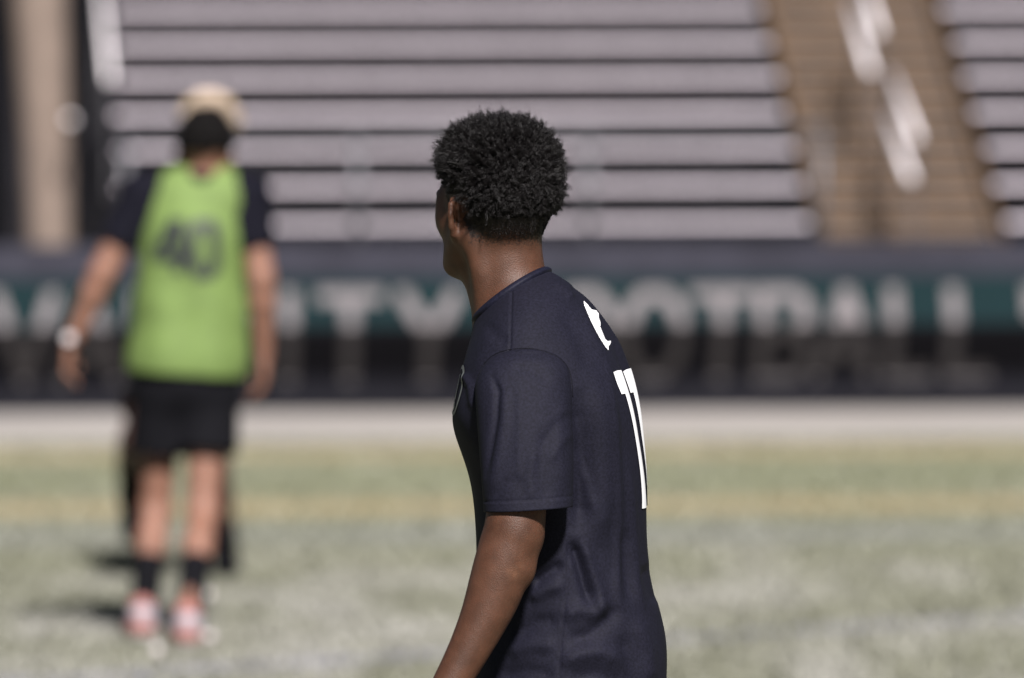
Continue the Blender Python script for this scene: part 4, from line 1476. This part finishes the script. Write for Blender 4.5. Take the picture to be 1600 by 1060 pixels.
# ================================================================== PLAYERS FARTHER OFF
def far_player(J, base, label, skin, hairm, tee, shorts, sock, shoe_m, sole_m, bib=None):
    root = empty('person', base)
    tag(root, label, 'person')
    fw_, bk, lf = J['fwd'], -np.asarray(J['fwd']), J['left']
    ax = np.array([fw_, lf, (0, 0, 1)])
    s = SDF(0.0055)
    H = add_head(s, J['E'], J['hf'], J['hl'])
    nb = J['neck']
    s.cone(H(-0.02, 0, -0.07), nb, 0.054, 0.060, 0.03)
    ch, pv = J['chest'], J['pelvis']
    wa = (ch + pv) / 2
    for k_ in ('shL', 'shR'):
        s.cone(nb + np.array((0, 0, -0.012)), J[k_] + np.array((0, 0, 0.012)), 0.040, 0.042, 0.03)
    s.ell(ch, [0.105, 0.155, 0.17], ax, 0.05)
    s.ell(wa, [0.095, 0.135, 0.16], ax, 0.05)
    s.ell(pv, [0.110, 0.150, 0.12], ax, 0.05)
    for k_ in 'LR':
        add_arm(s, J['sh' + k_], J['el' + k_], J['wr' + k_])
        d_ = unit(J['wr' + k_] - J['el' + k_])
        inn = unit(np.array((J['wr' + ('R' if k_ == 'L' else 'L')] - J['wr' + k_])) * np.array((1, 0.2, 0)))
        add_hand(s, J['wr' + k_], d_ * 0.8 + np.array((0, 0, -0.5)), inn, fw_)
        add_leg(s, J['hip' + k_], J['kn' + k_], J['an' + k_], J['to' + k_], bk, J.get('legw', 1.0))
    s.build('body', skin, root, base, 2)
    for sd_ in (1, -1):
        MB().sphere(H(0.080, 0.031 * sd_, 0.0), 0.0125, 12).build('eye', M['eye'], root, True, base)
    # hair
    hs = SDF(0.005)
    n_ = 420
    k = np.arange(n_) + 0.5
    p_ = np.arccos(1 - 2 * k / n_)
    g_ = math.pi * (1 + 5 ** 0.5) * k
    D_ = np.stack([np.cos(g_) * np.sin(p_), np.sin(g_) * np.sin(p_), np.cos(p_)], 1)
    for d in D_:
        loc = d * np.array((0.098, 0.077, 0.090))
        if loc[2] + 0.025 > J.get('hairlow', -0.035) + 0.11 * np.clip((loc[0] + 0.01) / 0.075, 0, 1):
            c_ = H(loc[0] - 0.012, loc[1], loc[2] + 0.025)
            gd = d[0] * J['hf'] + d[1] * J['hl'] + d[2] * np.array((0, 0, 1.0))
            hs.cone(c_ - gd * 0.006, c_ + gd * J['hairlen'] * (0.6 + 0.6 * rng.random()), 0.012, 0.009, 0.008)
    hs.build('hair', hairm, root, base, 0)
    # tee with sleeves
    ts = SDF(0.006)
    for k_ in ('shL', 'shR'):
        ts.cone(nb + np.array((0, 0, -0.015)), J[k_] + np.array((0, 0, 0.012)), 0.052, 0.058, 0.05)
    ts.cone(nb + np.array((0, 0, -0.05)), nb + np.array((0, 0, 0.004)), 0.062, 0.060, 0.02, cut=((nb + np.array((0, 0, 0.012)), (0, 0, 1)),))
    ts.ell(ch, [0.122, 0.172, 0.18], ax, 0.05)
    ts.ell(wa, [0.118, 0.158, 0.18], ax, 0.06)
    ts.ell(pv + np.array((0, 0, 0.05)), [0.125, 0.165, 0.12], ax, 0.06)
    for k_ in 'LR':
        a_, b_ = J['sh' + k_], J['el' + k_]
        d_ = unit(b_ - a_)
        e_ = a_ + (b_ - a_) * J.get('sleeve', 0.68)
        ts.cone(a_, e_ + d_ * 0.03, 0.068, 0.066, 0.04, cut=((e_, d_),))
    tee_o = ts.build('tee', tee, root, base, 2)
    # shorts
    ss = SDF(0.006)
    ss.ell(pv, [0.132, 0.172, 0.13], ax, 0.04)
    for k_ in 'LR':
        hp, kn = J['hip' + k_], J['kn' + k_]
        d_ = unit(kn - hp)
        e_ = hp + (kn - hp) * J.get('short', 0.52)
        ss.cone(hp, e_ + d_ * 0.03, 0.098, 0.104, 0.04, cut=((e_, d_),))
    ss.build('shorts', shorts, root, base, 2)
    for k_ in 'LR':
        kn, an = J['kn' + k_], J['an' + k_]
        so = SDF(0.0055)
        f0 = J.get('sock', 0.55)
        k0 = kn + (an - kn) * f0 + bk * 0.008
        so.cone(k0, an + np.array((0, 0, -0.02)), 0.060 * J.get('legw', 1.0), 0.044, 0.02, cut=((k0 + unit(an - kn) * 0.012, unit(kn - an)),))
        so.build('sock', sock, root, base, 1)
        shoe(root, base, an, J['to' + k_], bk, shoe_m, sole_m)
    return root, H, ax, tee_o


YB = 27.85
NB = lambda px, py, dy=0.0: P(px, py, YB + dy)
FW2, LF2 = np.array((0.0, 1.0, 0.0)), np.array((-1.0, 0.0, 0.0))
J2 = dict(fwd=FW2, left=LF2, E=NB(323, 231, 0.02), hf=unit((0.10, 1, -0.05)), hl=unit((-1, 0.10, 0)), neck=NB(316, 282, 0), chest=NB(303, 365, 0), pelvis=NB(292, 598, 0),
          shL=NB(222, 306), elL=NB(160, 428, -0.02), wrL=NB(113, 534, 0.02), shR=NB(388, 306), elR=NB(408, 436, -0.03), wrR=NB(412, 556, 0.03),
          hipL=NB(256, 628), hipR=NB(326, 628), knL=NB(243, 795, 0.05), knR=NB(317, 800, -0.06), hairlen=0.014, hairlow=-0.012, legw=0.84, sock=0.44, short=0.46, sleeve=0.62)
J2['anL'] = np.array((*P(223, 950, YB - 0.10)[:2], 0.10))
J2['anR'] = np.array((*P(293, 966, YB - 0.42)[:2], 0.095))
J2['toL'] = J2['anL'] + np.array((-0.03, 0.18, -0.060))
J2['toR'] = J2['anR'] + np.array((-0.02, 0.18, -0.052))
base2 = Vector((J2['pelvis'][0], YB, 0))
p2, H2, ax2, tee2 = far_player(J2, base2, 'player in lime green bib numbered 40 over black kit, seen from behind', M['skin_light'], M['hair_dark'], M['navy_tee'], M['black_cloth'],
                               M['black_cloth'], M['shoe_pink'], M['shoe_white'])
# lime bib over the tee
bs_ = SDF(0.006)
ch, pv = J2['chest'], J2['pelvis']
wa = (ch + pv) / 2
for k_, sg in (('shL', 1), ('shR', -1)):
    bs_.cone(J2['neck'] + np.array((-0.060 * sg, 0, -0.002)), J2[k_] * 0.80 + J2['neck'] * 0.20 + np.array((0, 0, -0.012)), 0.050, 0.060, 0.05)
bs_.ell(ch + np.array((0, 0, -0.02)), [0.138, 0.176, 0.20], ax2, 0.05)
bs_.ell(wa + np.array((0, 0, -0.02)), [0.140, 0.186, 0.26], ax2, 0.06)
bs_.ell(pv + np.array((-0.0, 0, 0.06)), [0.150, 0.196, 0.16], ax2, 0.06)
bs_.cone(J2['neck'] + np.array((-0.07, -0.01, -0.052)), J2['neck'] + np.array((0.07, -0.01, -0.052)), 0.070, 0.070, 0.04)
hemz = P(292, 586, YB)[2]
Vv, Ff = bs_.mesh(2, cuts=(((pv[0], pv[1], hemz), unit((-0.07, 0, -1))), ((J2['neck'][0], YB, J2['neck'][2] + 0.045), (0, 0, 1))))
fold = 0.006 * np.sin((Vv[:, 0] - pv[0]) * 34 + 2 * np.sin(Vv[:, 2] * 5)) * np.clip((1.5 - Vv[:, 2]) / 0.5, 0, 1) * np.where(Vv[:, 1] < YB, -1, 1)
Vv[:, 1] += fold
bib = link_mesh('bib', Vv, Ff, M['bib'], p2, True, base2)
bvh2 = BVHTree.FromPolygons([Vector(q_) for q_ in Vv], Ff.tolist())
GL['4'] = [[(0.72, 0.0), (0.72, 0.97), (0.06, 0.30), (0.97, 0.30)]]
GL['0'] = [[(0.5 + 0.38 * math.cos(t), 0.5 + 0.44 * math.sin(t)) for t in [k * math.pi / 10 for k in range(21)]]]
for ch_, cx, cy, wp, hp_ in (('4', 269, 382, 56, 88), ('0', 322, 388, 52, 96)):
    c0 = P(cx - wp / 2, cy + hp_ / 2, YB)
    mpp = YB / F_PX
    cells, cs = raster_glyph(ch_, wp * mpp, hp_ * mpp, 0.038, 0.006)
    v, f, idx = [], [], {}
    for i, j in cells:
        qd = []
        for di, dj in ((0, 0), (1, 0), (1, 1), (0, 1)):
            key = (i + di, j + dj)
            if key not in idx:
                hit = bvh2.ray_cast(Vector((c0[0] + key[0] * cs, YB - 2, c0[2] + key[1] * cs)), Vector((0, 1, 0)))
                idx[key] = None if hit[0] is None else len(v)
                if hit[0] is not None:
                    v.append(tuple(hit[0] + Vector((0, -0.003, 0))))
            qd.append(idx[key])
        if None not in qd:
            f.append(tuple(qd))
    link_mesh('number_digit', v, f, M['bib_digit'], bib, False, base2)
# wristwatch
w_ = J2['wrL']
wt = empty('wristwatch', Vector(w_))
d_ = unit(J2['wrL'] - J2['elL'])
pts = [Vector(np.cross(d_, (0, 1, 0)) * 0.032 * math.cos(t) + np.cross(d_, np.cross(d_, (0, 1, 0))) * 0.032 * math.sin(t)) for t in [k * math.pi / 12 for k in range(25)]]
MB().tube(pts, 0.006, 8, False).build('strap', M['black_cloth'], wt, True)
n_ = unit((-0.25, -1.0, 0.35))
fa = MB().tube([Vector(n_) * 0.028, Vector(n_) * 0.042], 0.017, 20)
fa.build('dial', M['watch_face'], wt, False)
tag(wt, 'pale round wristwatch on the wrist of the player in the green bib', 'watch')

# third player, running behind the second
YC = 31.3
NC = lambda px, py, dy=0.0: P(px, py, YC + dy)
FW3, LF3 = unit((0.12, -1.0, 0)), unit((1.0, 0.12, 0))
J3 = dict(fwd=FW3, left=LF3, E=NC(328, 206), hf=FW3, hl=LF3, neck=NC(318, 262), chest=NC(302, 325), pelvis=NC(284, 535),
          shR=NC(262, 290), elR=NC(246, 400, 0.05), wrR=NC(262, 430, -0.20), shL=NC(364, 290), elL=NC(368, 405, 0.1), wrL=NC(345, 440, -0.15),
          hipR=NC(256, 562), hipL=NC(314, 562), knR=NC(212, 690, -0.30), knL=NC(334, 735, 0.0), hairlen=0.030, hairlow=0.02, sock=0.6, short=0.62)
J3['anR'] = NC(206, 752, 0.05)
J3['anL'] = np.array((*P(352, 885, YC + 0.12)[:2], 0.09))
J3['toR'] = J3['anR'] + np.array((0.01, -0.10, -0.14))
J3['toL'] = J3['anL'] + FW3 * 0.17 - np.array((0, 0, 0.045))
base3 = Vector((J3['pelvis'][0], YC, 0))
far_player(J3, base3, 'player with bleached blond hair and dark kit running, hidden behind the green bib', M['skin_deep'], M['hair_blond'], M['black_cloth'], M['black_cloth'],
           M['black_cloth'], M['black_cloth'], M['black_cloth'])

# white balls added as bright spots on the turf by the second player's feet
for (px, py, lab) in ((323, 930, 'bright spot added as a tiny white ball on the turf beside the black sock, farthest of the three'),
                      (327, 996, 'bright spot added as a tiny white ball on the turf just right of the pink shoe'),
                      (245, 1016, 'bright spot added as a tiny white ball on the turf between the two pink shoes')):
    d = P(px, py, 1.0)
    k = (EYE - 0.04) / (EYE - d[2])
    c = np.array((d[0] * k, k, 0.04))
    bo = MB().sphere((0, 0, 0), 0.018, 16).build('bright_spot_ball', M['watch_face'], None, True)
    bo.location = c
    tag(bo, lab, 'ball', 'tiny white balls added as bright spots near the pink shoes')
